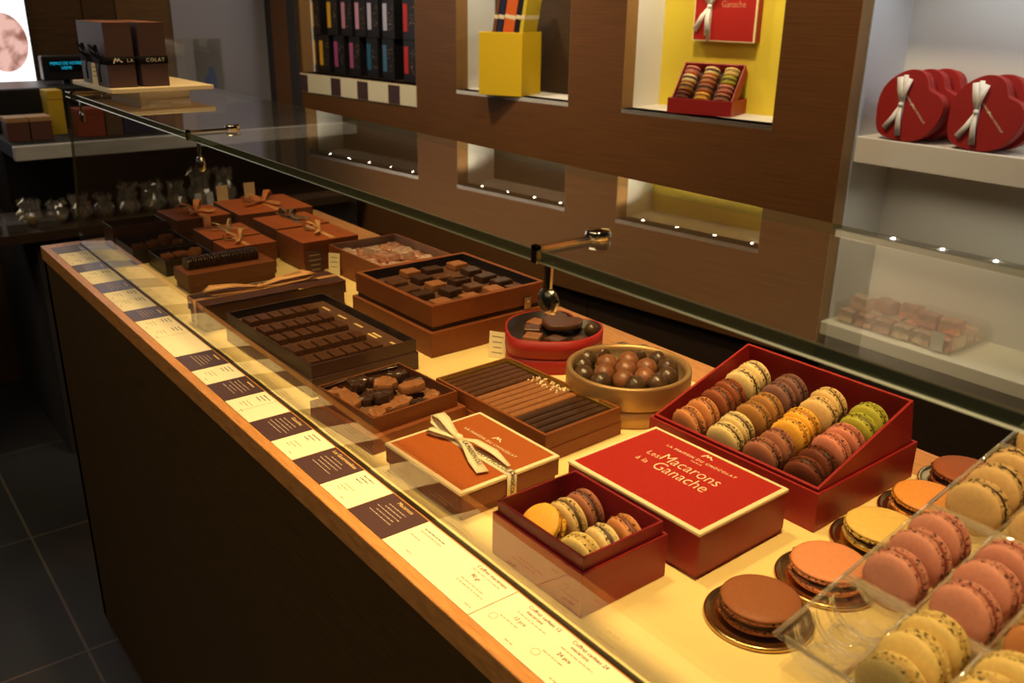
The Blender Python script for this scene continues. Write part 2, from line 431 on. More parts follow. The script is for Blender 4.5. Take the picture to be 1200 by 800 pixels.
# the downlights in the niche tops
LEDM = emit('led disc', (1, .93, .80), 45)
LEDPOS = []
def led(u, z, off, i):
    b = MB(); b.lathe([(0, -.002), (.0042, -.002), (.0042, .0), ], 16, mi=0)
    b.lathe([(.0042, -.0025), (.007, -.0025), (.007, 0)], 16, mi=1)
    o = b.build('trim_%d' % i, [LEDM, CHROME]); p = wpt(u, off, z); o.location = (p[0], p[1], ZC + p[2]); LEDPOS.append((u, o.location.copy())); return struct(o)
k = 10
for u in (.184, .065, -.059, -.175, .861, .738, .618, .505):
    led(u, .7245, .03, k); k += 1
for u in (1.75, 1.62, 1.49, 1.36, 1.23): led(u, .7245, .03, k); k += 1
# base units below the niche wall
b = MB()
b.box(-.40, 2.07, -.10, -.06, ZC - .385, ZC - .355)
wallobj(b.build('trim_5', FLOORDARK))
for i, (u0, u1) in enumerate(((-1.2, -.42), (-.416, .366), (.37, 1.16), (1.164, 2.07))):
    b = MB(); b.box(u0, u1, -.45 if u0 > -.5 else -.3, -.02, .09, ZC - .385)
    o = b.build('base_cabinet', WOODDARK); o.location = W0; o.rotation_euler = (0, 0, WANG)
    tag(o, ['dark veneered base unit under the white alcove', 'dark veneered base unit under the yellow niche with macarons',
            'dark veneered base unit under the niche with the yellow box', 'dark veneered base unit under the black packs'][i], 'cabinet', 'base units behind the counter')

# white alcove on the near side of the niche wall (aligned with the counter)
AX, AY = 1.948, 1.240
b = MB()
b.box(AX + .05, AX + .215, AY, AY + .015, ZC - .25, 2.6)
struct(b.build('wall_alcove_side', mat('alcove white', (.66, .69, .70), .5)))
b = MB(); b.box(AX + .215, AX + .23, -.6, AY + .015, ZC - .28, 2.6)
struct(b.build('wall_alcove_back', mat('alcove back white', (.62, .62, .57), .5)))
b = MB(); b.box(AX + .052, AX + .2149, -.6, AY - .0005, ZC + .145, ZC + .206)
struct(b.build('trim_6', SHELFWHITE, bevel=.002))
b = MB(); b.box(AX + .020, AX + .2149, -.6, AY - .0005, ZC + .640, ZC + .660)
struct(b.build('trim_31', SHELFWHITE, bevel=.002))
b = MB(); b.box(AX + .012, AX + .2149, -.6, AY + .012, ZC - .285, ZC - .252)
struct(b.build('trim_7', mat('alcove ledge', (.80, .76, .58), .45), bevel=.002))
b = MB(); b.box(AX + .03, AX + .2149, -.6, AY, .09, ZC - .287)
struct(b.build('trim_8', WOODDARK))

# ------------------------------------------------------------------ the counter and its glass
ct = thing('sales_counter', 'long wood fronted sales counter carrying the chocolate display', 'counter', (0, 0, -ZC))
Y0, Y1 = -.75, 2.079
b = MB(); b.box(.366, .390, Y0, Y1, .012, ZC - .001); b.box(.366, .97, Y1 - .024, Y1 - .0005, .012, ZC - .001); b.box(.95, .97, Y0, Y1 - .03, .012, ZC - .04)
b.build('front_panel', WOODFRONT, ct)
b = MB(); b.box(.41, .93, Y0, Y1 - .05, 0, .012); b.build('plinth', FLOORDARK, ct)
b = MB(); b.box(.364, .996, Y0, Y1, ZC - .0295, ZC); b.build('worktop', WOODTOP, ct, bevel=.0015)
b = MB(); b.box(.4376, .925, Y0, 2.012, ZC + .0002, ZC + .003); b.build('display_board', BOARD, ct, bevel=.0008)

gg = thing('glass_guard', 'clear glass guard over the counter with chrome brackets and a green edged top', 'glass guard', (0, 0, 0))
GT = .313
b = MB()
def pane(b, q0, q1):   # two quads (outer face, inner face): faces clear, rims green
    b.add(q0 + q1, [[0, 1, 2, 3], [7, 6, 5, 4]], 0); b.add(q0 + q1, [[1, 0, 4, 5], [2, 1, 5, 6], [3, 2, 6, 7], [0, 3, 7, 4]], 1)
y0, y1 = -.72, 2.046
zf = GT - .0105
pane(b, [(.4350, y1, .0040), (.4350, y0, .0040), (.4525, y0, zf), (.4525, y1, zf)], [(.4410, y1, .0040), (.4410, y0, .0040), (.4585, y0, zf), (.4585, y1, zf)])
b.mi[2] = 0
b.build('front_pane', [GLASS, GLASSEDGE], gg)
b = MB(); b.box(.4342, .4372, y0, y1, .0002, .0039); b.build('gasket', GASKET, gg)
b = MB()
pane(b, [(.4515, y0, GT), (.7320, y0, GT), (.7320, y1, GT), (.4515, y1, GT)], [(.4515, y0, GT - .0100), (.7320, y0, GT - .0100), (.7320, y1, GT - .0100), (.4515, y1, GT - .0100)])
b.build('top_pane', [GLASSDUST, GLASSEDGE], gg)
b = MB(); b.hexa([(.4506, y0, GT - .0104), (.4516, y0, GT - .0104), (.4516, y1, GT - .0104), (.4506, y1, GT - .0104)], [(.4514, y0, GT - .0092), (.4516, y0, GT - .0092), (.4516, y1, GT - .0092), (.4514, y1, GT - .0092)]); b.hexa([(.4511, y0, GT - .0008), (.4516, y0, GT - .0008), (.4516, y1, GT - .0008), (.4511, y1, GT - .0008)], [(.4514, y0, GT + .0002), (.4516, y0, GT + .0002), (.4516, y1, GT + .0002), (.4514, y1, GT + .0002)]); b.build('polished_edge', CHAMFER, gg)
for yb in (.544, 1.334, 1.985):
    b = MB()
    # bent flat bar: along the top pane, over the joint and down inside the front pane
    b.box(.446, .512, yb - .0035, yb + .0035, GT + .0005, GT + .0045)
    b.box(.446, .4512, yb - .0035, yb + .0035, GT - .010, GT + .0045)
    b.strip([(.4625, yb, GT - .0108), (.4618, yb, GT - .026), (.4608, yb, GT - .042)], (0, 1, 0), .009, .003)
    b.lathe([(0, .0005), (.0105, .0005), (.0115, .004), (.0105, .0075), (0, .009)], 24, .515, yb)
    n0 = len(b.v)
    for i in range(n0 - 0): pass
    o = b.build('bracket', CHROME, gg, bevel=.0004)
    # lift the top button onto the pane
    me = o.data
    nb = 24 * 3 + 2
    for vv in list(me.vertices)[-nb:]: vv.co.z += GT
    b = MB(); b.lathe([(0, 0), (.0105, .0), (.0125, .003), (.0105, .006), (0, .0075)], 24)
    b.xf(Matrix.Translation((.4600, yb, GT - .045)) @ Matrix.Rotation(R(86), 4, 'Y'))
    b.build('clamp_disc', CHROME, o)
    b = MB(); b.lathe([(0, 0), (.0085, .0), (.0085, .0012), (0, .0015)], 24)
    b.xf(Matrix.Translation((.4583, yb, GT - .0448)) @ Matrix.Rotation(R(86), 4, 'Y'))
    b.build('rubber_pad', STEELDARK, o)

# ------------------------------------------------------------------ cards along the counter edge
CY = [(2.044, 1.983, 'd'), (1.983, 1.879, 'c'), (1.879, 1.82, 'd'), (1.82, 1.727, 'c'), (1.727, 1.661, 'd'), (1.661, 1.538, 'c'), (1.538, 1.475, 'd'),
      (1.475, 1.283, 'c'), (1.283, 1.216, 'd'), (1.216, 1.157, 'c'), (1.157, 1.091, 'd'), (1.091, 1.011, 'c'), (1.011, .947, 'd'), (.947, .888, 'c'),
      (.888, .819, 'd'), (.819, .755, 'c'), (.755, .685, 'd'), (.685, .538, 'c'), (.538, .25, 'c')]
nd = nc = 0
TITLES = {12: 'Ganaches', 14: 'Les Gourmandises', 16: 'Macarons'}
for i, (ya, yb, t) in enumerate(CY):
    yc = (ya + yb) / 2
    if t == 'd':
        lab = 'dark brown text card on the counter edge, %s dark card from its far end' % ORD[nd]; nd += 1
    else:
        lab = 'cream price card on the counter edge, %s cream card from its far end' % ORD[nc]; nc += 1
    th_ = thing('text_card' if t == 'd' else 'price_card', lab, 'card', (.4045, yc, .0003), 0, 'cards along the counter edge')
    h = (ya - yb) / 2
    b = MB(); b.box(-.0275, .0275, -h + .0006, h - .0006, 0, .0006); b.build('card', CARDDARK if t == 'd' else CARD, th_)
    rnd = random.Random(i)
    b = MB(); z = .00062
    if t == 'd':
        if i in TITLES: text(TITLES[i], .0072, (.0215, 0, z + .0001), th_, GOLDINK, align='CENTER')
        else: dashes(b, .0215, .010, -.012, z, .0022, 1, rnd)
        for r_ in range(5):
            a = rnd.uniform(.014, .026) * min(1, h / .033); dashes(b, .013 - .0052 * r_, a, -a + rnd.uniform(0, .008), z, .0011, 0, rnd)
        b.build('printed_lines', [INKPALE, GOLDINK], th_)
    elif i < 17:
        n = 2 if h > .05 else 1
        for q in range(n):
            oy = h - .018 - q * .05
            for r_ in range(3): dashes(b, .021 - .0052 * r_, oy + .006, oy - .016 + .004 * r_, z, .0014, 0, rnd)
            dashes(b, -.004, oy + .004, oy - .018, z, .001, 1, rnd); dashes(b, -.009, oy + .004, oy - .014, z, .001, 1, rnd)
            dashes(b, -.021, oy - .018, oy - .026, z, .001, 1, rnd); dashes(b, -.0135, oy + .004, oy - .006, z, .001, 1, rnd)
        if h > .035: b.box(-.0275, .0275, -.0003, .0003, z, z + .0001, 1)
        b.build('printed_lines', [INKDARK, INKFAINT], th_)
    elif i == 17:
        for r_ in range(2): dashes(b, .017 - .005 * r_, h - .010, h - .045, z, .0012, 1 if r_ else 0, rnd)
        dashes(b, .001, h - .008, h - .026, z, .001, 1, rnd); dashes(b, -.018, h - .030, h - .040, z, .001, 1, rnd)
        dashes(b, .0, -h + .050, -h + .015, z, .001, 1, rnd); dashes(b, -.005, -h + .050, -h + .010, z, .001, 1, rnd); dashes(b, -.020, -h + .016, -h + .006, z, .001, 1, rnd)
        dashes(b, .0165, -h + .054, -h + .012, z, .0010, 1, rnd)
        b.build('printed_lines', [INKDARK, INKFAINT], th_)
        text('Coffret macarons', .0062, (.0225, -h + .032, z + .0001), th_, INKDARK)
        text('90 gr', .0062, (.0095, -h + .040, z + .0001), th_, INKDARK)
    else:
        for oy, a_, c_ in ((h - .050, '12', '12 pce'), (h - .108, '24', '24 pce')):
            text('Coffret cadeau ' + a_, .0058, (.0225, oy + .006, z + .0001), th_, INKDARK)
            text('macarons', .0055, (.0165, oy + .012, z + .0001), th_, INKDARK)
            text(c_, .0058, (.003, oy + .016, z + .0001), th_, INKDARK)
            dashes(b, .0100, oy + .028, oy - .010, z, .001, 0, rnd); dashes(b, -.0045, oy + .034, oy + .010, z, .001, 0, rnd)
            dashes(b, -.021, oy + .006, oy - .004, z, .001, 0, rnd)
            for k_ in range(16):
                a0, a1 = 2 * PI * k_ / 16, 2 * PI * (k_ + 1) / 16; cx_, cy_ = -.0105, oy + .036
                b.strip([(cx_ + .004 * math.cos(a0), cy_ + .004 * math.sin(a0), z + .0001), (cx_ + .004 * math.cos(a1), cy_ + .004 * math.sin(a1), z + .0001)], (0, 0, 1), .0002, .0004, 0)
        b.build('printed_lines', [INKFAINT], th_)

# ------------------------------------------------------------------ generic pieces
def bow(parent, m, top, ang, band, w, knot, loops, tails, drop=None, zlift=.0):
    """ribbon in the parent's frame. top: z of the lid. band: (t0, t1) extent along ang through the knot; loops / tails: lists of end points (dx, dy, dz)"""
    kx, ky = knot; c, s = math.cos(R(ang)), math.sin(R(ang)); z = top + .0004
    b = MB()
    side = (-s, c, 0)
    pts = [(kx + c * band[0], ky + s * band[0], z), (kx, ky, z), (kx + c * band[1], ky + s * band[1], z)]
    if drop:
        pts.append((kx + c * (band[1] + .0006), ky + s * (band[1] + .0006), z - drop))
    b.strip(pts[:3], side, w, .0006)
    if drop: b.strip([pts[2], pts[3]], side, w, .0006)
    if drop and len(band) > 2: b.strip([pts[0], (pts[0][0] - c * .0006, pts[0][1] - s * .0006, z - drop)], side, w, .0006)
    K = Vector((kx, ky, z + .004))
    for (dx, dy, dz) in loops:
        d = Vector((dx, dy, 0)); L = d.length; d.normalize(); sv = Vector((-d.y, d.x, 0))
        P = []
        for t, zz in ((0, .003), (.35, .010), (.75, .013), (1.0, .008), (.97, .003), (.7, .001), (.35, .0005), (0, .001)):
            P.append(K + d * L * t + Vector((0, 0, zz * dz - .003)))
        for p in P: p.z = max(p.z, z + .001)
        b.strip(P, sv, [w * .45, w * .8, w, w, w, w, w * .7, w * .45], .0006)
    for (dx, dy, dz) in tails:
        d = Vector((dx, dy, 0)); L = d.length; d.normalize(); sv = Vector((-d.y, d.x, 0)) + Vector((0, 0, .25))
        P = [K, K + d * L * .35 + Vector((0, 0, .003 * dz)), K + d * L * .7 + Vector((0, 0, .001 * dz)), K + d * L + Vector((0, 0, .002 * dz))]
        b.strip(P, sv, [w * .45, w * .8, w, w], .0006)
    b.lathe([(0, -.0035), (w * .28, -.0025), (w * .36, .0), (w * .28, .003), (0, .004)], 12, 0, 0)
    for i in range(len(b.v) - (12 * 3 + 2), len(b.v)):
        x, y, q = b.v[i]; b.v[i] = (kx + x, ky + y, z + .005 + q)
    return b.build('ribbon_bow', m, parent)

def lidbox(name, label, x0, x1, y0, y1, h, rz, lid, side, group=None, edge=None, split=.45, cat='gift box', foot=True):
    """closed box: base and telescoping lid"""
    cx, cy = (x0 + x1) / 2, (y0 + y1) / 2; a, c = (x1 - x0) / 2, (y1 - y0) / 2
    t = thing(name, label, cat, (cx, cy, .0032), rz, group)
    b = MB(); b.box(-a + .0025, a - .0025, -c + .0025, c - .0025, 0, h - .004); b.build('base', side, t, bevel=.0008)
    b = MB()
    if edge is not None:
        b.box(-a, a, -c, c, h * split, h - .0042, 0); b.build('lid', [side], t, bevel=.0008)
        b = MB(); b.box(-a - .0008, a + .0008, -c - .0008, c + .0008, h - .0041, h - .0003, 0); b.build('lid_edge', edge, t, bevel=.0012)
        e = .0042
        b = MB(); b.box(-a + e, a - e, -c + e, c - e, h - .0006, h, 0); b.build('lid_panel', lid, t)
    else:
        b.box(-a, a, -c, c, h * split, h, 1, top=0); b.build('lid', [lid, side], t, bevel=.0010)
    return t

def openbox_thing(name, label, x0, x1, y0, y1, zb, h, rz, base_m, tray_m, in_m, floor_m, grow=.004, wall=.0028, floor=.012, group=None, cat='open box'):
    """shallow open tray standing in its own slightly larger lower part"""
    cx, cy = (x0 + x1) / 2, (y0 + y1) / 2; a, c = (x1 - x0) / 2, (y1 - y0) / 2
    t = thing(name, label, cat, (cx, cy, .0032), rz, group)
    if zb:
        b = MB(); b.box(-a - grow, a + grow, -c - grow, c + grow, 0, zb); b.build('base', base_m, t, bevel=.0010)
    b = MB(); b.openbox(-a, a, -c, c, zb + (.0003 if zb else 0), h, wall, floor, 0, 1, 2); b.build('tray', [tray_m, in_m, floor_m], t, bevel=.0007)
    return t
def Lp(t, x, y):
    """counter x, y into the thing's frame"""
    a = -t.rotation_euler[2]; dx, dy = x - t.location.x, y - t.location.y
    return dx * math.cos(a) - dy * math.sin(a), dx * math.sin(a) + dy * math.cos(a)

# ------------------------------------------------------------------ macarons
def macaron_meshes(key, R0, Hs, hf, n=36, seed=1, ruf=.042):
    rnd = random.Random(seed)
    ph = [rnd.uniform(0, 6.28) for _ in range(6)]
    def jit(k, i):
        a = 2 * PI * i / n
        if k in FOOT:
            return R0 * ruf * (.55 * math.sin(9 * a + ph[0]) * math.sin(5 * a + ph[1]) + .5 * math.sin(17 * a + ph[2]) + rnd.uniform(-.45, .45))
        return R0 * .006 * math.sin(3 * a + ph[3])
    prof = [(0, Hs), (R0 * .40, Hs * .975), (R0 * .66, Hs * .91), (R0 * .84, Hs * .79), (R0 * .945, Hs * .64), (R0 * .975, Hs * .50),
            (R0 * .955, Hs * .42), (R0 * 1.005, Hs * .30), (R0 * 1.0, Hs * .12), (R0 * .91, 0), (0, 0)]
    FOOT = {7, 8}
    m1 = MB(); m1.lathe(prof[::-1], n, jit=lambda k, i: jit(10 - k, i), mis=[0, 1, 1, 1, 0, 0, 0, 0, 0, 0])
    m2 = MB(); pf = [(0, 0), (R0 * .86, 0), (R0 * .965, hf * .5), (R0 * .86, hf), (0, hf)]
    m2.lathe(pf, n, jit=lambda k, i: R0 * .05 * rnd.uniform(-1, 1) if k == 2 else 0)
    return m1, m2
MACMESH = {}
def macaron(label, colr, fill, M, size=.0435, thick=.0215, group=None, name='macaron', speck=False):
    """one macaron: two domed shells with ruffled feet and the filling between; M places its centre, axis along local z"""
    R0 = size / 2; hf = thick * .19; Hs = (thick - hf) / 2
    key = (tuple(colr), tuple(fill), size, thick, speck)
    if key not in MACMESH:
        nm = 'macaron shell %d' % len(MACMESH)
        d = tuple(c * .42 for c in colr) if speck else tuple(c * .72 for c in colr)
        sm = mat(nm, colr, .55, spec=.32, nscale=260, namt=.10, bump=.05, bscale=500, sub=.12)
        fm = mat(nm + ' foot', tuple(c * .86 for c in colr), .8, spec=.15, nscale=420, namt=.30, ncol=d, bump=.9, bscale=480, dots=(400, tuple(c * .12 for c in colr), .555))
        gm = mat('filling %.3f %.3f' % (fill[0], fill[1]), fill, .5)
        vs = []
        for sd in range(3):
            a, f = macaron_meshes(0, R0, Hs, hf, 32, sd + len(MACMESH) * 3)
            vs.append((a.mesh('shell', [sm, fm]), f.mesh('filling', [gm])))
        MACMESH[key] = vs
    vs = MACMESH[key]; me, fe = random.choice(vs); me2 = random.choice(vs)[0]
    t = bpy.data.objects.new(name, None); COL.objects.link(t); t.empty_display_size = .01; tag(t, label, 'macaron', group)
    t.matrix_world = M
    a = clone_mesh(me, 'shell'); a.parent = t; a.location = (0, 0, hf / 2)
    c = clone_mesh(me2, 'shell'); c.parent = t; c.location = (random.uniform(-1, 1) * .0006, random.uniform(-1, 1) * .0006, -hf / 2); c.rotation_euler = (PI, 0, random.uniform(0, 6))
    f = clone_mesh(fe, 'filling'); f.parent = t; f.location = (0, 0, -hf / 2)
    return t
def stand(x, y, z, tilt, yaw=0, spin=None):
    """matrix of a macaron on edge: its axis points along +x raised by tilt degrees"""
    return Matrix.Translation((x, y, z + ZC)) @ Matrix.Rotation(R(yaw), 4, 'Z') @ Matrix.Rotation(R(90 - tilt), 4, 'Y') @ Matrix.Rotation(random.uniform(0, 6.28) if spin is None else spin, 4, 'Z')

SALMON = ((.62, .25, .09), (.18, .05, .02)); CHOCRED = ((.27, .075, .028), (.06, .02, .01)); IVORY = ((.80, .60, .27), (.06, .025, .012))
TAN = ((.40, .185, .050), (.07, .03, .012)); MAUVE = ((.22, .10, .075), (.03, .012, .01)); YELL = ((.82, .42, .05), (.35, .14, .03))
BEIGE = ((.74, .50, .20), (.08, .035, .015)); GREEN = ((.42, .40, .045), (.10, .07, .015)); PINK = ((.62, .22, .14), (.22, .05, .03))
COCO = ((.17, .042, .018), (.03, .01, .006)); ROSEB = ((.40, .15, .085), (.06, .02, .012)); CREAM = ((.80, .58, .20), (.50, .32, .10))
NAMES = {id(SALMON): 'salmon orange', id(CHOCRED): 'reddish brown', id(IVORY): 'ivory', id(TAN): 'tan brown', id(MAUVE): 'dark mauve brown', id(YELL): 'bright yellow',
         id(BEIGE): 'pale beige', id(GREEN): 'olive green', id(PINK): 'pink', id(COCO): 'dark cocoa', id(ROSEB): 'rosy brown', id(CREAM): 'pale yellow'}

# ---- large red box with 24 macarons
t = thing('macaron_box', 'large open red box with a tilted tray of twenty-four macarons', 'open box', (.727, .435, .0032), 1.2, None)
b = MB(); b.openbox(0, .190, 0, .226, 0, .044, .003, .002); b.build('base', REDSIDE, t, bevel=.0008)
b = MB()
w = .0032
def tq(pts, ya, yb): return [(pts[0][0], ya, pts[0][1]), (pts[1][0], ya, pts[1][1]), (pts[1][0], yb, pts[1][1]), (pts[0][0], yb, pts[0][1])]
ya, yb = .0035, .2225
b.openhex(tq([(.013, .0035), (.1835, .040)], ya, yb), tq([(.0035, .047), (.170, .098)], ya, yb),
          tq([(.0035 + w, .0478), (.170 - w, .0972)], ya + w, yb - w), tq([(.0155, .012), (.1790, .0500)], ya + w, yb - w), 0, 0, 1)
b.build('tray', [REDSIDE, BROWNINS], t, bevel=.0006)
tl = math.degrees(math.atan2(.050 - .012, .179 - .0155)); ct_, st_ = math.cos(R(tl)), math.sin(R(tl))
rows = [('in the row nearest the gold tin', [SALMON, SALMON, CHOCRED, CHOCRED, IVORY, IVORY]), ('in the second row from the gold tin', [IVORY, IVORY, TAN, TAN, MAUVE, MAUVE]),
        ('in the third row from the gold tin', [ROSEB, ROSEB, YELL, YELL, BEIGE, BEIGE]), ('in the row farthest from the gold tin', [COCO, COCO, PINK, PINK, GREEN, GREEN])]
Mt = t.matrix_world.copy(); Mt = Matrix.Translation(t.location) @ Matrix.Rotation(R(1.2), 4, 'Z')
for r_, (rn, cols) in enumerate(rows):
    for k, cfg in enumerate(cols):
        d = .0185 + k * .0226 + (.004 if k >= 2 else 0) + (.004 if k >= 4 else 0) + random.uniform(-.001, .001)
        yy = .2225 - .0315 - r_ * .0515 + random.uniform(-.0015, .0015)
        px, pz = .0155 + d * ct_ - .0222 * st_, .012 + d * st_ + .0236 * ct_
        p = Mt @ Vector((px, yy, pz))
        lab = '%s macaron, %s from the front %s' % (NAMES[id(cfg)], ORD[k], rn)
        macaron(lab, cfg[0], cfg[1], stand(p.x, p.y, p.z - ZC, 7 + random.uniform(-5, 5), 1.2 + random.uniform(-7, 7)), .0430, .0212, 'macarons in the large red box')

# ---- small red box with six macarons
t = thing('macaron_box', 'small open red box with six macarons, beside the glass', 'open box', (.449, .473, .0032), .4)
b = MB(); b.openbox(0, .105, 0, .126, 0, .045, .0025, .002); b.build('base', REDSIDE, t, bevel=.0008)
b = MB(); b.openbox(.0035, .1015, .0035, .1225, .0026, .058, .0025, .0095, 0, 0, 1); b.build('tray', [REDDEEP, BROWNINS], t, bevel=.0006)
six = [(.4755, .505, CREAM, 'pale yellow', 20, 'nearest the glass in the front row'), (.5015, .503, IVORY, 'ivory', 14, 'in the middle of the front row'), (.529, .503, SALMON, 'salmon orange', 10, 'at the back of the front row'),
       (.4795, .5615, YELL, 'bright yellow', 46, 'leaning near the glass in the second row'), (.5055, .557, BEIGE, 'pale beige', 12, 'in the middle of the second row'), (.530, .560, ROSEB, 'rosy brown', 8, 'at the back of the second row')]
for x, y, cfg, nm, tilt, where in six:
    macaron('%s macaron %s of the small red box' % (nm, where), cfg[0], cfg[1], stand(x, y,   .0153 + .0228 + (.000 if tilt < 40 else .001), -tilt if tilt > 40 else 9 - tilt * .3, random.uniform(-8, 8)), .0435, .0215, 'macarons in the small red box')

# ---- closed red macaron box
t = lidbox('macaron_box', 'closed red macaron box with cream edging and printed lid', .568, .700, .452, .627, .051, 1.2, REDLID, REDSIDE, edge=CREAMEDGE, split=.12)
z = .0511
x, y = Lp(t, .675, .543); text('LA MAISON DU CHOCOLAT', .0060, (x, y, z), t, CREAMINK, space=1.25)
text('PARIS', .0038, (x - .007, y, z), t, CREAMINK, space=1.6)
b = MB(); logo(b, x + .0125, y, z, .012); b.build('logo', CREAMINK, t)
x, y = Lp(t, .650, .545)
text('Les', .0130, (x - .002, y + .0375, z), t, CREAMINK, align='CENTER', thin=-.00018, sx=.95)
text('Macarons', .0240, (x + .002, y - .009, z), t, CREAMINK, thin=-.00034, sx=.82)
text('à la', .0120, (x - .0195, y + .0375, z), t, CREAMINK, thin=-.00018, sx=.95)
text('Ganache', .0240, (x - .0175, y - .012, z), t, CREAMINK, thin=-.00034, sx=.82)

# ---- closed brown box with cream edge and printed ribbon
t = lidbox('gift_box', 'closed brown gift box with cream edging and a printed cream ribbon', .4525, .585, .662, .803, .034, 1.6, BROWNLID, BROWNSIDE, edge=CREAMEDGE, split=.30)
b = MB(); b.box(-.0625, .0625, -.0665, .0665, 0, .009); b.build('cream_neck', CREAMEDGE, t)
kx, ky = Lp(t, .516, .752); z = .0344
b = MB(); w = .0125
y_e = -.0713
b.strip([(kx, .0713, z), (kx, ky, z + .0002), (kx + .001, y_e, z)], (1, 0, 0), w)
b.strip([(kx + .001, y_e - .0006, z), (kx + .001, y_e - .0006, .004)], (1, 0, 0), w)
K = Vector((kx, ky, z + .005))
def rib(pts, wd): b.strip([K + Vector(p) for p in pts], [Vector((1, .12, .0))] * len(pts), wd)
rib([(0, 0, 0), (.000, .014, .006), (.004, .034, .011), (.009, .052, .008), (.009, .058, .003), (.004, .050, .0), (.0, .03, -.001), (0, .006, 0)], [.006, .010, .013, .0145, .0145, .014, .010, .006])
rib([(0, 0, 0), (-.008, .016, .002), (-.014, .034, .003), (-.015, .040, .0), (-.010, .030, -.003), (-.004, .012, -.002), (0, .002, -.001)], [.005, .007, .009, .009, .009, .008, .005])
rib([(0, 0, 0), (-.006, -.022, .003), (-.017, -.050, -.001), (-.024, -.074, -.002)], [.006, .011, .0135, .0135])
rib([(0, 0, 0), (.006, -.022, .004), (.008, -.052, .003), (.005, -.082, -.001)], [.005, .009, .010, .004])
b.lathe([(0, -.005), (.0035, -.0035), (.0050, 0), (.0038, .0035), (0, .005)], 14)
for i in range(len(b.v) - (14 * 3 + 2), len(b.v)):
    x, y, q = b.v[i]; b.v[i] = (kx + x, ky + y * 1.3, z + .0055 + q)
rb = b.build('ribbon_bow', RIBCREAM, t)
text('LA MAISON DU CHOCOLAT', .0082, (kx + .001, ky - .040, z + .0006), rb, INKDARK, space=1.1)
text('CHOCOLAT', .0068, (kx + .001, y_e - .0012, .020), rb, INKDARK, rot=(PI / 2, PI / 2, 0))
text('LA MAISON DU', .0076, (kx - .0125, ky - .040, z + .0084), rb, INKDARK, rot=(0, R(2), -PI / 2 - .32))
x, y = Lp(t, .544, .733)
text('LA MAISON DU CHOCOLAT', .0060, (x, y, z), t, CREAMINK, space=1.25)
text('PARIS', .0036, (x - .007, y, z), t, CREAMINK, space=1.6)
b = MB(); logo(b, x + .0115, y, z - .0002, .012); b.build('logo', CREAMINK, t)

# ---- box of chocolate sticks
t = openbox_thing('stick_box', 'brown box holding rows of dark and milk chocolate sticks', .5985, .7215, .709, .921, .0165, .036, 2.4, BROWNSIDE, BROWNSIDE, GOLDFOIL, BROWNINS, grow=.0015, wall=.004, floor=.0055)
b = MB(); b.box(.0538, .0572, -.1015, .1015, .0221, .0335); b.box(-.0572, .0536, .0988, .1018, .0221, .0335); b.build('gold_liner', mat('gold liner', (.75, .50, .14), .25, metal=.9), t)
sx0 = -.0615 + .0055; seq = ['dark'] * 5 + ['milk'] * 6 + ['dark'] * 5
def rounded_bar(L, w, h, wob=0):
    b = MB(); n = 5; ring = []
    prof = [(-w / 2, 0), (-w / 2, h * .78), (-w * .42, h * .95), (0, h), (w * .42, h * .95), (w / 2, h * .78), (w / 2, 0)]
    xs = [0, .002, L * .25, L * .5, L * .75, L - .002, L]; sc = [.75, 1, 1, 1, 1, 1, .75]
    vs = []
    for i, (x, q) in enumerate(zip(xs, sc)):
        dz = random.uniform(-1, 1) * wob; vs += [(x, y * q, z * (q if z else 1) + (dz if z else 0)) for y, z in prof]
    m = len(prof); fs = []
    for i in range(len(xs) - 1):
        for k in range(m):
            j = (k + 1) % m; fs.append([i * m + k, i * m + j, (i + 1) * m + j, (i + 1) * m + k][::-1])
    fs.append(list(range(m))); fs.append([(len(xs) - 1) * m + k for k in range(m)][::-1])
    b.add(vs, fs, 0, False); return b
Mt = Matrix.Translation(t.location) @ Matrix.Rotation(R(2.4), 4, 'Z')
cnt = {'dark': 0, 'milk': 0}
for i, kd in enumerate(seq):
    yy = .0980 - .0062 - i * .01260 - (.002 if i >= 5 else 0) - (.002 if i >= 11 else 0) + .0015
    b = rounded_bar(.1075 if kd == 'milk' else .1080, .0108, .0100, .0003)
    p = Mt @ Vector((sx0 + random.uniform(0, .0012), yy, .0165 + .0003 + .0060))
    o = b.build('chocolate_stick', MILKCHOC if kd == 'milk' else (DARKCHOC2 if i < 5 else DARKCHOC), fix=True)
    grp = 'far dark sticks' if i < 5 else ('milk sticks' if i < 11 else 'near dark sticks')
    k = i if i < 5 else (i - 5 if i < 11 else i - 11)
    where = 'nearest the tray of dark pieces' if i < 5 else ('' if i < 11 else 'nearest the closed red box')
    if kd == 'milk': lab = 'nut ended milk chocolate stick, %s of the milk sticks from the hinged box' % ORD[k]
    elif i < 5: lab = 'dark chocolate stick, %s from the box end beside the hinged box' % ORD[k]
    else: lab = 'plain dark chocolate stick, %s from the box end beside the closed red box' % ORD[15 - i]
    o.location = p; o.rotation_euler = (0, 0, R(2.4)); tag(o, lab, 'chocolate stick', 'chocolate sticks in the brown box')
    if kd == 'milk' and i < 10:
        nb = MB()
        for q in range(9):
            x, y, zz = .107 - random.uniform(0, .020), random.uniform(-.004, .004), .0100 + random.uniform(0, .0012); s_ = random.uniform(.0012, .0022)
            n0 = len(nb.v); nb.box(-s_, s_, -s_ * .8, s_ * .8, -s_ * .6, s_ * .6)
            nb.xf(Matrix.Translation((x, y, zz)) @ Euler((random.uniform(0, 3), random.uniform(0, 3), 0)).to_matrix().to_4x4(), n0)
        nb.build('nut_topping', NUT, o)['kind'] = 'stuff'

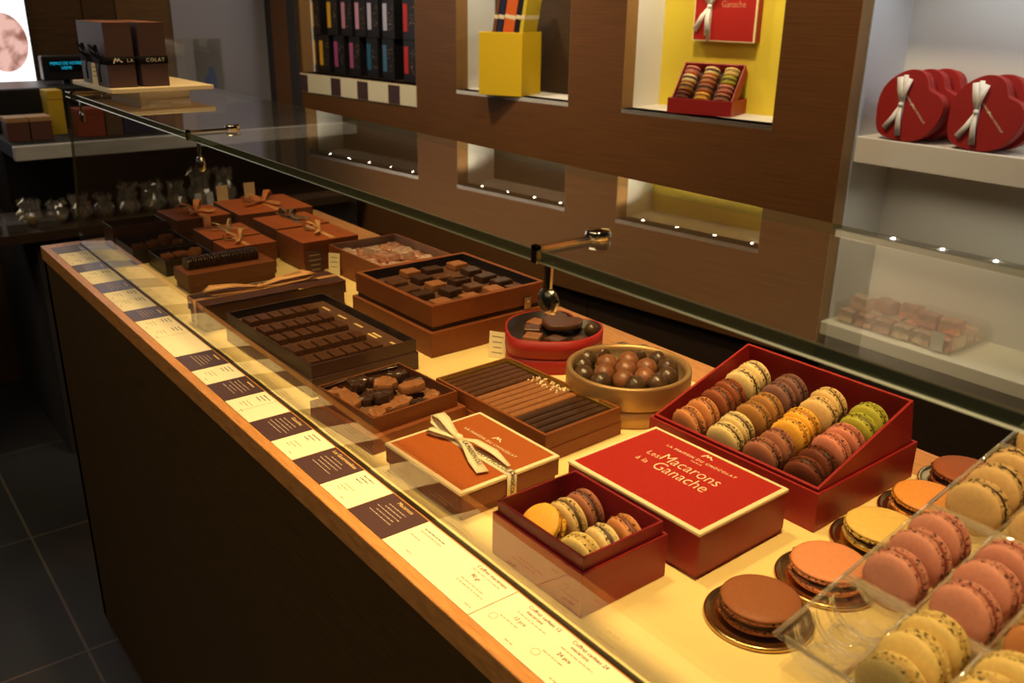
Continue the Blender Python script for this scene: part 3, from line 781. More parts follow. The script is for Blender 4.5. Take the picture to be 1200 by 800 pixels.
# ---- box of broken chocolate
def blob(L, W, H, seed, rag=.12, n=22):
    """irregular broken slab: a rough polygon with jagged sides and a worn top"""
    rnd = random.Random(seed); out = []
    if rag < .1:
        for i in range(n):
            a = 2 * PI * i / n; r = 1 + rag * rnd.uniform(-1, 1); out.append((math.cos(a) * L / 2 * r, math.sin(a) * W / 2 * r))
    else:
        m = 7; cs = []
        for k in range(m):
            a = 2 * PI * (k + rnd.uniform(-.28, .28)) / m; r = rnd.uniform(.86, 1.14); ce, se = math.cos(a), math.sin(a); q = 1 / max(abs(ce), abs(se)) ** .55
            cs.append((ce * q * r * L / 2, se * q * r * W / 2))
        for i in range(n):
            t = i / n * m; k = int(t); f = t - k; p, q = cs[k], cs[(k + 1) % m]; jg = 1 + rnd.uniform(-.5, .5) * rag * .75
            out.append(((p[0] + (q[0] - p[0]) * f) * jg, (p[1] + (q[1] - p[1]) * f) * jg))
    b = MB(); rings = [(.95, 0), (1.0, H * .25), (.985, H * .72), (.93, H * .96), (.5, H * 1.0)]
    vs = []
    for s_, z in rings: vs += [(x * s_, y * s_, z + (rnd.uniform(-.10, .12) * H if z > H * .5 else 0)) for x, y in out]
    fs = [list(range(n))[::-1]]
    for k in range(len(rings) - 1):
        for i in range(n): j = (i + 1) % n; fs.append([k * n + i, k * n + j, (k + 1) * n + j, (k + 1) * n + i])
    vs.append((0, 0, H * 1.03)); c = len(vs) - 1; k = len(rings) - 1
    for i in range(n): fs.append([k * n + i, k * n + (i + 1) % n, c])
    b.add(vs, fs, 0, rag < .1); return b
t = openbox_thing('chocolate_box', 'square brown box filled with broken dark and milk chocolate pieces', .458, .582, .853, .977, .021, .0415, 4.2, BROWNSIDE, BROWNSIDE, BROWNDEEP, BROWNINS, grow=.008, wall=.0025, floor=.005)
b = MB(); b.tube([(-.057, .0585, .0385), (0, .0590, .0405), (.056, .0585, .0385), (.0575, .057, .046)], .0009, 8); b.build('foil_rim', CHROME, t)
ch = [(.476, .931, .062, .024, 'milk', 70, 0, 'long milk chocolate slab beside the glass side of the broken pieces'),
      (.499, .951, .034, .028, 'dark', 40, 1, 'dark chocolate piece behind the long milk slab'),
      (.497, .921, .030, .026, 'dark', 10, 0, 'dark chocolate piece between the long milk slab and the middle'),
      (.526, .929, .038, .032, 'milk', 20, 1, 'milk chocolate piece in the middle of the broken pieces'),
      (.559, .961, .040, .020, 'dark', 10, 0, 'dark chocolate piece in the far back corner of its brown box'),
      (.532, .961, .034, .024, 'dark', -10, 0, 'dark chocolate piece along the silver rim of the box'),
      (.566, .931, .046, .022, 'dark', -20, 0, 'glossy dark chocolate bar lying at the back of the broken pieces'),
      (.548, .903, .040, .026, 'milk', 10, 1, 'milk chocolate piece in front of the glossy dark bar'),
      (.518, .886, .050, .028, 'milk', 0, 0, 'large milk chocolate piece near the front corner of the box'),
      (.484, .876, .034, .024, 'milk', 60, 0, 'milk chocolate piece in the front corner of the box'),
      (.562, .878, .032, .020, 'milk', 30, 0, 'small milk chocolate piece under the box wall by the stick box'),
      (.470, .958, .028, .022, 'milk', 15, 0, 'milk chocolate piece at the far glass side end of the silver rim'),
      (.548, .942, .026, .020, 'dark', 60, 1, 'small dark chocolate piece resting between the middle and the glossy bar'),
      (.505, .900, .030, .022, 'dark', 30, 1, 'dark chocolate piece resting above the large front milk piece'),
      (.540, .872, .030, .016, 'dark', 5, 0, 'dark chocolate piece half hidden along the front wall of the brown box')]
for i, (x, y, L, W, kd, a, lv, lab) in enumerate(ch):
    o = blob(L, W, .0095, 20 + i, .24 if kd == 'milk' else .26).build('chocolate_piece', MILKCHOC if kd == 'milk' else DARKCHOC)
    solo(o, lab, 'chocolate piece', (x, y, .0032 + .0265 + lv * .0095), a, 'broken chocolate in the brown box', rot=(R(random.uniform(-4, 4)), R(random.uniform(-4, 4)), R(a)))

# ---- round gold tin with truffles
TX, TY = .797, .772
t = thing('truffle_tin', 'round gold tin of dark and milk chocolate truffles', 'tin', (TX, TY, .0032))
b = MB(); b.lathe([(0, 0), (.078, 0), (.0795, .0015), (.0795, .0225), (.078, .0235), (0, .0235)], 72); b.build('lower_lid', GOLDTIN, t)
b = MB(); b.lathe([(0, .0238), (.0805, .0238), (.0812, .026), (.0812, .051), (.0806, .0535), (.0785, .0545), (.0755, .0540), (.0735, .0515), (.0725, .048), (.0725, .0252), (0, .0247)], 72, mis=[0, 0, 0, 0, 0, 0, 0, 0, 1, 1]); b.build('bowl', [GOLDTIN, GOLDIN], t)
bd = [(.791, .846), (.822, .850), (.851, .839), (.868, .815), (.868, .786), (.857, .759), (.835, .738), (.768, .829), (.750, .806), (.752, .776), (.780, .742), (.808, .731)]
bm_ = [(.798, .813), (.828, .803), (.831, .772), (.800, .780), (.771, .790), (.777, .760), (.805, .750)]
def ball(name, r, m, seed, crest=True):
    rnd = random.Random(seed); b = MB(); prof = [(r * math.sin(PI * k / 12), -r * math.cos(PI * k / 12)) for k in range(13)]
    prof[0] = (0, -r); prof[-1] = (0, r * (1.06 if crest else 1))
    p0 = rnd.uniform(0, 6)
    b.lathe(prof, 24, jit=lambda k, i: r * .018 * math.sin(8 * 2 * PI * i / 24 + k * .9 + p0))
    return b.build(name, m)
rg = random.Random(4)
for i, (x, y) in enumerate(bd):
    o = ball('truffle', .0140, DARKBALL, i)
    solo(o, 'dark truffle at the rim of the gold tin, %s going round from the heart box' % ORD[(i - 7) % 12], 'truffle', (x, y, .0032 + .0251 + .0141), 0, 'truffles in the gold tin', rot=(rg.uniform(-.5, .5), rg.uniform(-.5, .5), rg.uniform(0, 6)))
mw = ['nearest the red heart box', 'at the back towards the wall', 'towards the large red macaron box', 'in the very middle', 'towards the glass', 'in front towards the stick box', 'in front towards the closed red box']
for i, (x, y) in enumerate(bm_):
    o = ball('truffle', .0146, MILKBALL, 40 + i)
    solo(o, 'milk chocolate truffle %s of the gold tin' % mw[i], 'truffle', (x, y, .0032 + .0251 + .0147 + (.001 if i != 3 else .003)), 0, 'truffles in the gold tin', rot=(rg.uniform(-.5, .5), rg.uniform(-.5, .5), rg.uniform(0, 6)))

# ---- red heart box with chocolates
def heart(W, n=56, cleft=.22):
    """full rounded heart outline, cleft towards +y, blunt tip towards -y, about W wide"""
    pts = []
    for i in range(n):
        a = 2 * PI * i / n; d = min(a, 2 * PI - a)
        r = .5 * (1 - cleft * math.exp(-(d / .30) ** 2) + .07 * math.exp(-((d - .75) / .45) ** 2) - .045 * math.exp(-((d - 2.35) / .45) ** 2) + .10 * math.exp(-((PI - d) / .30) ** 2))
        pts.append((-math.sin(a) * r * W, math.cos(a) * r * W))
    return pts
def shrink(p, k):
    n = len(p); out = []
    for i in range(n):
        a, c = Vector(p[i - 1]), Vector(p[(i + 1) % n]); d = (c - a).normalized(); out.append((p[i][0] - d.y * k, p[i][1] + d.x * k))
    return out
HX, HY = .820, .955
t = thing('heart_box', 'open red heart shaped box of assorted chocolates beside the gold tin', 'heart box', (HX, HY, .0032), -82)
hp = heart(.142)
b = MB(); b.prism(shrink(hp, .0015), 0, .024, 0, smooth=True); b.build('lower_lid', HEARTRED, t)
b = MB(); b.openprism(hp, shrink(hp, .003), .0243, .050, .011, 0, 1); b.build('bowl', [HEARTRED, BLACKBOX], t)
def choc_square(s1, s2, h, m, name='chocolate', bev=.0018):
    b = MB(); b.hexa([(-s1 / 2, -s2 / 2, 0), (s1 / 2, -s2 / 2, 0), (s1 / 2, s2 / 2, 0), (-s1 / 2, s2 / 2, 0)],
                     [(-s1 / 2 + .001, -s2 / 2 + .001, h), (s1 / 2 - .001, -s2 / 2 + .001, h), (s1 / 2 - .001, s2 / 2 - .001, h), (-s1 / 2 + .001, s2 / 2 - .001, h)])
    return b.build(name, m, bevel=bev, seg=3)
hz = .0032 + .0357
o = MB(); o.prism(heart(.060, 48, .42), 0, .009, 0, smooth=True); o = o.build('chocolate', DARKCHOC2, bevel=.002)
solo(o, 'large heart shaped dark chocolate in the middle of the red heart box', 'chocolate', (.845, .962, hz + .0085), -75, 'chocolates in the red heart box')
hc = [(.829, .999, .026, MILKCHOC, 20, 'milk chocolate square behind the price card in the heart box'), (.806, .982, .026, DARKCHOC2, 50, 'dark chocolate square nearest the price card in the heart box'),
      (.785, .955, .026, MILKCHOC, 35, 'milk chocolate square at the front of the heart box'), (.804, .926, .026, DARKCHOC2, 10, 'dark chocolate square at the side of the heart box by the gold tin')]
for x, y, s_, m, a, lab in hc:
    solo(choc_square(s_, s_, .0085, m), lab, 'chocolate', (x, y, hz), a, 'chocolates in the red heart box')
for x, y, lab in ((.858, 1.000, 'round dark truffle at the back of the heart box by the hinged box'), (.863, .915, 'round dark truffle at the back of the heart box by the gold tin')):
    solo(ball('truffle', .0110, DARKBALL, 77), lab, 'truffle', (x, y, hz + .0112), 0, 'chocolates in the red heart box')
solo(choc_square(.022, .022, .0080, DARKCHOC2), 'dark chocolate square between the big heart chocolate and the gold tin', 'chocolate', (.833, .905, hz), 20, 'chocolates in the red heart box')

# small standing cards
def tent_card(name, label, x, y, w, h, m, rz, lean=12, z0=.0032, lines=3, ink=None, wedge=True, grp=None):
    t = thing(name, label, 'card', (x, y, z0), rz, grp)
    b = MB(); b.box(-w / 2, w / 2, -.0004, .0004, 0, h)
    b.xf(Matrix.Rotation(R(-lean), 4, 'X')); b.build('card', m, t)
    b = MB()
    for k in range(lines):
        L = w * random.uniform(.25, .38); b.box(-L, L, -.0007, -.00045, h * (.80 - .2 * k), h * (.80 - .2 * k) + .0014)
    b.xf(Matrix.Rotation(R(-lean), 4, 'X')); b.build('printed_lines', ink or INKFAINT, t)
    if wedge:
        b = MB(); b.prism([(.002, 0), (.016, 0), (.006, h * .3)], -w * .25, w * .25, axis='x'); b.build('stand', m, t)
    return t
tent_card('price_card', 'small cream card standing in front of the red heart box', .754, 1.000, .026, .040, CARD, -58, 8, lines=4)
tent_card('price_card', 'small cream card standing by the wrapped candy tray', .7575, 1.517, .022, .044, CARD, -48, 6)
tent_card('text_card', 'small dark card standing before the tallest ribbon tied box', .735, 1.546, .034, .046, CARDDARK, 0, 6, ink=INKPALE, lines=4)

# ---- hinged brown box with assorted chocolates
t = thing('hinged_box', 'large brown box with a metal clasp and an open tray of assorted chocolates', 'open box', (.7875, 1.1725, .0032), 1.0)
b = MB(); b.box(-.1135, .1135, -.1155, .1155, 0, .0385); b.build('base', BROWNSIDE, t, bevel=.001)
b = MB(); b.box(-.106, .106, -.108, .108, .0385, .0455); b.build('plinth', BLACKBOX, t)
b = MB(); b.openbox(-.1085, .1085, -.1105, .1105, .0455, .078, .008, .0160, 0, 1, 2); b.build('tray', [BROWNSIDE, BLUEBLACK, INSERTDARK], t, bevel=.001)
b = MB(); b.box(-.0070, .0070, -.1140, -.1110, .040, .060); cl = b.build('clasp', mat('dull steel', (.35, .30, .24), .25, metal=1.), t, bevel=.0006, loc=(.070, 0, 0))
b = MB(); b.lathe([(0, 0), (.0026, 0), (.0026, .0018), (0, .0022)], 12); b.xf(Matrix.Translation((0, -.1140, .0540)) @ Matrix.Rotation(R(90), 4, 'X')); b.build('rivet', CHROME, cl)
b = MB(); b.box(-.008, .008, -.0125, .0, .0003, .0035); b.build('foot', BLACK, t, loc=(.108, -.1157, 0))
AS = [(.766, 1.257, 'm', 'sq'), (.804, 1.249, 'd', 'rc'), (.856, 1.251, 'm', 'sq'), (.855, 1.207, 'd', 'sq'), (.853, 1.164, 'd', 'rc'), (.858, 1.128, 'd', 'rc'), (.862, 1.094, 'd', 'fl'),
      (.722, 1.228, 'd', 'fl'), (.762, 1.215, 'd', 'sq'), (.797, 1.212, 'd', 'fl'), (.808, 1.174, 'd', 'wv'), (.806, 1.132, 'd', 'gd'), (.822, 1.100, 'm', 'sq'),
      (.718, 1.184, 'd', 'fl'), (.762, 1.174, 'm', 'sq'), (.763, 1.134, 'd', 'sq'), (.776, 1.097, 'm', 'fl'), (.717, 1.142, 'd', 'rc'), (.725, 1.101, 'm', 'fl')]
desc = ['milk chocolate square in the far corner of the hinged tray', 'dark oblong chocolate beside the far milk square in the hinged tray', 'raised milk chocolate square at the back corner of the hinged tray',
        'glossy dark square at the back, behind the raised milk square', 'dark oblong chocolate at the back, second from the raised milk square', 'dark oblong chocolate at the back, third from the raised milk square', 'flat dark chocolate at the back by the heart box',
        'flat dark chocolate by the glass side, at the far end of the tray', 'dark square next to the far milk square', 'flat dark chocolate in the middle of the far half of the tray', 'dark chocolate with a raised wave in the middle of the tray', 'dark chocolate with a gold leaf fleck in the hinged tray',
        'flat milk chocolate square behind the metal clasp', 'flat dark chocolate by the glass side, second from the far end', 'milk chocolate square in the middle of the hinged tray', 'dark square in front of the middle milk square', 'flat milk chocolate above the front wall of the hinged tray', 'dark oblong chocolate by the glass side near the front corner', 'flat milk chocolate in the front corner of the hinged tray']
for (x, y, kd, sh), lab in zip(AS, desc):
    s1, s2, h = {'sq': (.029, .028, .0105), 'rc': (.034, .024, .0105), 'fl': (.031, .029, .0070), 'wv': (.034, .025, .0100), 'gd': (.029, .028, .0095)}[sh]
    o = choc_square(s1, s2, h, MILKCHOC if kd == 'm' else (DARKCHOC if sh in ('sq', 'rc', 'wv') else DARKCHOC2))
    solo(o, lab, 'chocolate', (x, y, .0032 + .0618), random.uniform(-6, 6) + (90 if sh == 'x' else 0), 'assorted chocolates in the hinged box')
    if sh == 'wv':
        b = MB(); b.tube([(-.014, .004, .010), (-.006, .003, .0110), (.002, -.002, .0112), (.010, -.003, .0110), (.014, -.001, .010)], .0014, 8); b.build('raised_wave', DARKCHOC2, o)
    if sh == 'gd':
        b = MB(); b.lathe([(0, .0), (.0022, .0004), (.0016, .0012), (0, .0014)], 7, .002, .001); b.build('gold_leaf', GOLDFOIL, o, loc=(0, 0, .0094))

# ---- dark tray of chocolate pieces in rows
t = openbox_thing('chocolate_tray', 'long dark brown tray with rows of small dark chocolate pieces', .469, .633, 1.031, 1.301, .0265, .0455, 1.8, CHOCBOX, CHOCBOX, BLUEBLACK, INSERTDARK, grow=.002, wall=.0022, floor=.006)
Mt = Matrix.Translation(t.location) @ Matrix.Rotation(R(1.8), 4, 'Z')
b = MB()
for yy in (.094, .044, -.005, -.057, -.105):
    b.box(.0625, .0665, yy - .012, yy + .011, .0327, .0331)
    if abs(yy + .057) < .001: b.box(.0555, .0595, yy - .012, yy + .012, .0327, .0331)
b.build('gold_captions', GOLDINK, t)
me_piece = None
rowy = [1.262, 1.210, 1.165, 1.112, 1.064]
rn = ['nearest the ribbon tied dark box', 'second from the ribbon tied dark box', 'in the middle', 'fourth from the ribbon tied dark box', 'nearest the glass corner of the broken chocolate box']
for r_, yy in enumerate(rowy):
    for k in range(6):
        if me_piece is None:
            o = choc_square(.0178, .030, .0085, DARKCHOC2, 'chocolate_piece', .0012); me_piece = o
        else:
            o = me_piece.copy(); COL.objects.link(o)
        x = .4885 + k * .0196
        o.location = (x, yy + (.0006 * k), ZC + .0032 + .0328 + (.0 if r_ < 4 else -.0)); o.rotation_euler = (0, 0, R(1.8 + random.uniform(-1.5, 1.5)))
        tag(o, 'dark chocolate piece, %s from the glass, %s' % (ORD[k], ['row nearest the peach ribboned box', 'second row from the peach ribboned box', 'middle row of the long tray', 'fourth row from the peach ribboned box', 'row nearest the broken chocolate'][r_]), 'chocolate piece', 'dark pieces in the long tray')

# ---- long dark box with peach ribbon
t = lidbox('gift_box', 'long narrow dark brown box tied lengthwise with a peach ribbon', .4470, .695, 1.350, 1.4195, .0445, .2, CHOCBOX, CHOCBOX, split=.5)
b = MB(); a = .1240
b.strip([(-a, 0, .0449), (0, .001, .0451), (a, 0, .0449)], (0, 1, 0), .011)
b.strip([(-a - .0006, 0, .0449), (-a - .0006, 0, .003)], (0, 1, 0), .011)
K = Vector((-.014, .001, .049))
b.strip([K, K + Vector((-.04, .002, .008)), K + Vector((-.080, .003, .011)), K + Vector((-.094, .003, .005)), K + Vector((-.08, .002, .001)), K + Vector((-.03, 0, -.002)), K], (0, 1, .25), [.005, .012, .016, .015, .014, .010, .005])
b.strip([K, K + Vector((.035, .004, .006)), K + Vector((.08, .004, .009)), K + Vector((.100, -.004, .004)), K + Vector((.08, .0, .001)), K + Vector((.03, 0, -.002)), K], (0, 1, .25), [.005, .013, .020, .018, .016, .010, .005])
b.lathe([(0, -.004), (.004, -.0025), (.0052, 0), (.004, .003), (0, .0045)], 12)
for i in range(len(b.v) - 38, len(b.v)): x, y, q = b.v[i]; b.v[i] = (K.x + x * 1.3, K.y + y, K.z + q)
rb = b.build('ribbon_bow', RIBPEACH, t)
text('LA MAISON', .0062, (.045, .006, .0590), rb, INKDARK, rot=(R(-4), R(-4), 0))
b = MB(); b.box(-.1235, .1235, -.0355, -.0345, .0430, .0447); b.build('silver_edge', CHROME, t)

# ---- brown box with a row of thin dark chocolates on top
t = lidbox('gift_box', 'brown box with a row of thin dark chocolates on its lid', .496, .662, 1.560, 1.632, .0355, 1, BROWNSIDE, BROWNDEEP, split=.34)
Mt = Matrix.Translation(t.location) @ Matrix.Rotation(R(1), 4, 'Z')
me0 = None
for k in range(28):
    if me0 is None:
        b = MB(); n = 14; poly = []
        for i in range(n):
            a = 2 * PI * i / n; poly.append((math.copysign(abs(math.cos(a)) ** .7, math.cos(a)) * .0165, .0100 + math.copysign(abs(math.sin(a)) ** .5, math.sin(a)) * .0100))
        b.prism(poly, -.0014, .0014, axis='x', smooth=True); o = b.build('chocolate_thin', DARKCHOC, bevel=.0005); me0 = o
    else: o = me0.copy(); COL.objects.link(o)
    p = Mt @ Vector((-.071 + k * .0048, .004 + random.uniform(-.0008, .0008), .0357)); o.location = p; o.rotation_euler = (0, R(random.uniform(1, 5)), R(1))
    tag(o, 'thin dark chocolate standing on edge in a row, %s from the glass' % ORD[k], 'thin chocolate', 'thin chocolates on the brown box')

# ---- dark trays of cocoa truffles
def truffle_tray(label, x0, x1, y0, y1, h, pts, who, rz=0):
    t = thing('truffle_tray', label, 'open box', ((x0 + x1) / 2, (y0 + y1) / 2, .0032), rz)
    a, c = (x1 - x0) / 2, (y1 - y0) / 2
    b = MB(); b.openbox(-a, a, -c, c, 0, h, .0022, .004, 0, 1, 1); b.build('tray', [BLACKBOX, BLUEBLACK], t, bevel=.0006)
    b = MB(); b.box(-a - .006, a + .006, -c - .006, c + .006, -.0028, -.0002); 
    for i, (x, y, r) in enumerate(pts):
        o = blob(r * 2.1, r * 1.9, r * 1.7, 60 + i + int(x0 * 1000), .07).build('truffle', COCOA)
        solo(o, 'cocoa dusted truffle, %s from the glass in the %s' % (ORD[i], who), 'truffle', (x, y, .0032 + .0045), random.uniform(0, 90), 'cocoa truffles in the dark trays')
    return t
truffle_tray('black tray of cocoa truffles nearest the far end glass corner', .476, .594, 1.806, 1.923, .030, [(.500, 1.850, .0145), (.530, 1.856, .0150), (.566, 1.886, .0155), (.578, 1.846, .0135)], 'tray behind')
truffle_tray('black tray of cocoa truffles beside the brown box with thin chocolates', .500, .598, 1.690, 1.794, .029, [(.522, 1.744, .0140), (.548, 1.748, .0140), (.570, 1.736, .0140), (.584, 1.770, .0120)], 'tray in front')

# ---- dark open box at the far corner
t = openbox_thing('chocolate_box', 'dark brown open box at the far end of the counter', .474, .584, 1.930, 2.000, 0, .050, .5, CHOCBOX, CHOCBOX, BLACKBOX, BLACKBOX, wall=.0025, floor=.030)
for i, (x, y, w_, lab) in enumerate(((.498, 1.955, .030, 'flat dark chocolate in the far dark box, beside the glass'), (.535, 1.965, .034, 'flat dark chocolate in the middle of the far dark box'), (.566, 1.972, .022, 'flat dark chocolate in the far dark box, away from the glass'))):
    solo(choc_square(w_, .034, .008, DARKCHOC2), lab, 'chocolate', (x, y, .0032 + .0303), 8 * i, 'chocolates in the far dark box')

# ---- closed ribbon tied boxes at the far end
t = lidbox('gift_box', 'flat brown box with an orange bow beside the far dark box', .594, .712, 1.899, 2.018, .055, 1.5, BROWNLID, BROWNDEEP, 'ribbon tied brown boxes', split=.45)
bow(t, RIBORANGE, .055, -90, (-.0595, .0595), .016, (.002, -.006), [(-.030, .030, 1.3), (.020, .036, 1.6), (-.018, .0, 1)], [(.030, -.030, 1), (-.022, -.036, 1)], drop=.045)
t = lidbox('gift_box', 'largest closed brown box with an orange bow, by the wall side', .722, .890, 1.868, 2.034, .056, -1.5, BROWNLID, BROWNDEEP, 'ribbon tied brown boxes', split=.45)
bow(t, RIBORANGE, .056, -90, (-.083, .083), .015, (.006, .006), [(-.034, .040, 1.3), (.030, .045, 1.6)], [(-.052, -.020, 1), (.018, -.050, 1)], drop=.05)
t = lidbox('gift_box', 'small brown box with a thin gold cord bow', .603, .704, 1.722, 1.832, .050, -1.5, BROWNLID, BROWNDEEP, 'ribbon tied brown boxes', split=.45)
bow(t, CORD, .050, -90, (-.055, .055), .0055, (.0, -.004), [(-.030, .022, 1.2), (.020, .032, 1.4)], [(.036, -.022, 1), (-.012, -.040, 1)], drop=.04)
t = lidbox('gift_box', 'brown box with a dark bronze bow between two orange tied boxes', .724, .842, 1.694, 1.812, .060, -.8, BROWNLID, BROWNDEEP, 'ribbon tied brown boxes', split=.45)
bow(t, CORDDARK, .060, -90, (-.059, .059), .009, (.004, .020), [(-.008, .026, 1.4), (.022, .016, 1.2)], [(.004, -.044, 1), (.024, -.052, 1)], drop=.05)
t = lidbox('gift_box', 'brown box with a peach bow, behind the row of thin chocolates', .600, .701, 1.642, 1.718 - .006, .050, 0, BROWNLID, BROWNSIDE, 'ribbon tied brown boxes', split=.3)
bow(t, RIBPEACH, .050, -90, (-.035, .035), .009, (-.006, .004), [(-.026, .020, 1.2), (.012, .028, 1.3)], [(-.018, -.024, 1)], drop=.04)
t = lidbox('gift_box', 'tallest closed brown box with a peach bow, by the wrapped candies', .721, .839, 1.5675, 1.6875, .059, -.2, BROWNLID, BROWNSIDE, 'ribbon tied brown boxes', split=.3)
bow(t, RIBPEACH, .059, -90, (-.060, .060), .011, (.008, .006), [(-.020, .028, 1.3), (.012, .034, 1.2)], [(-.020, -.030, 1), ], drop=.045)
b = MB(); logo(b, .038, -.02, .0592, .008); b.build('logo', BROWNDEEP, t)

# two small blank cards on the far edge
for x, lab in ((.668, 'small pale blank card at the far end, nearer the glass'), (.752, 'small pale blank card at the far end, nearer the wall')):
    t = thing('price_card', lab, 'card', (x + (.085 if x < .7 else .066), 2.050, .0003), 0, 'blank cards at the far end')
    b = MB(); b.box(-.020, .020, -.008, .008, 0, .050); b.build('stand', CARD, t, bevel=.001)
    b = MB(); b.box(-.013, .013, -.0005, .0005, .0502, .090); b.build('card', CARD, t)

# ---- tray of pink wrapped candies
t = openbox_thing('candy_box', 'open brown box heaped with pink foil wrapped candies', .770, .920, 1.364, 1.558, 0, .052, 1.0, BROWNSIDE, BROWNSIDE, MAUVECARD, MAUVECARD, wall=.003, floor=.014)
def candy(s1, s2, h, m, seed):
    rnd = random.Random(seed); b = MB(); n = 4; N_ = 6
    vs = []; idx = {}
    for k in range(3):
        z = h * k / 2
        for i in range(N_):
            for j in range(N_):
                if k == 1 and 0 < i < N_ - 1 and 0 < j < N_ - 1: continue
                u, v = i / (N_ - 1) * 2 - 1, j / (N_ - 1) * 2 - 1
                q = .92 if k != 1 else 1
                idx[(i, j, k)] = len(vs)
                vs.append((u * s1 / 2 * q + rnd.uniform(-1, 1) * .0012, v * s2 / 2 * q + rnd.uniform(-1, 1) * .0012, z + rnd.uniform(-1, 1) * .0014 + (.0022 * (1 - u * u) if k == 2 else 0)))
    fs = []
    for i in range(N_ - 1):
        for j in range(N_ - 1):
            fs.append([idx[(i, j, 2)], idx[(i + 1, j, 2)], idx[(i + 1, j + 1, 2)], idx[(i, j + 1, 2)]])
            fs.append([idx[(i, j, 0)], idx[(i, j + 1, 0)], idx[(i + 1, j + 1, 0)], idx[(i + 1, j, 0)]])
    for k in range(2):
        for i in range(N_ - 1):
            fs.append([idx[(i, 0, k)], idx[(i + 1, 0, k)], idx[(i + 1, 0, k + 1)], idx[(i, 0, k + 1)]])
            fs.append([idx[(i + 1, N_ - 1, k)], idx[(i, N_ - 1, k)], idx[(i, N_ - 1, k + 1)], idx[(i + 1, N_ - 1, k + 1)]])
            fs.append([idx[(0, i + 1, k)], idx[(0, i, k)], idx[(0, i, k + 1)], idx[(0, i + 1, k + 1)]])
            fs.append([idx[(N_ - 1, i, k)], idx[(N_ - 1, i + 1, k)], idx[(N_ - 1, i + 1, k + 1)], idx[(N_ - 1, i, k + 1)]])
    b.add(vs, fs, 0, False)
    # twisted crumple at the ends
    return b.build('wrapped_candy', m)
rg = random.Random(11); cn = 0
for r_ in range(4):
    for k in range(4):
        lv = .010 if (r_ in (1, 2) and k in (1, 2)) else .0
        x, y = .794 + k * .0335 + rg.uniform(-.002, .002), 1.395 + r_ * .043 + rg.uniform(-.002, .002)
        o = candy(.0325, .040, .017, [PINKFOIL, PALEFOIL, PINKFOIL, PALEFOIL][(r_ + k) % 4], 100 + cn); cn += 1
        solo(o, 'pink foil wrapped candy, %s from the glass in the %s row from the hinged box' % (ORD[k], ORD[r_]), 'wrapped candy', (x, y, .0032 + .0155 + lv + .007), 0, 'wrapped candies in the brown box', rot=(rg.uniform(-.18, .18), rg.uniform(-.18, .18), rg.uniform(-.35, .35)))

# ---- large macarons on gold dishes
BIG = [(.574, .383, (.32, .105, .038), (.05, .018, .01), 'chocolate brown'), (.669, .380, (.78, .29, .125), (.05, .018, .01), 'salmon pink'), (.765, .386, (.84, .55, .14), (.06, .022, .01), 'pale yellow'),
       (.854, .388, (.74, .29, .055), (.06, .02, .01), 'orange'), (.942, .393, (.31, .085, .03), (.04, .014, .008), 'reddish brown')]
for i, (x, y, c, f, nm) in enumerate(BIG):
    b = MB(); b.lathe([(0, .0006), (.0360, .0006), (.0372, .0016), (.0384, .0006), (.0398, .0018), (.0412, .0008), (.0428, .0024), (.0448, .0036), (.0464, .0032), (.0475, .0010), (.0468, .0002), (.0445, .0010), (.0420, .0004), (.039, -.0004), (0, -.0004)][::-1], 64)
    o = b.build('gold_dish', DOILY, fix=True); solo(o, 'round gold card dish under the %s large macaron' % nm, 'dish', (x, y, .0040), 0, 'gold dishes under the large macarons')
    macaron('large %s macaron lying flat on a gold dish' % nm, c, f, Matrix.Translation((x, y, ZC + .0045 + .0119)) @ Matrix.Rotation(R(random.uniform(-1.5, 1.5)), 4, 'X') @ Matrix.Rotation(i * 1.1, 4, 'Z'), .070, .0232, 'large macarons on gold dishes')

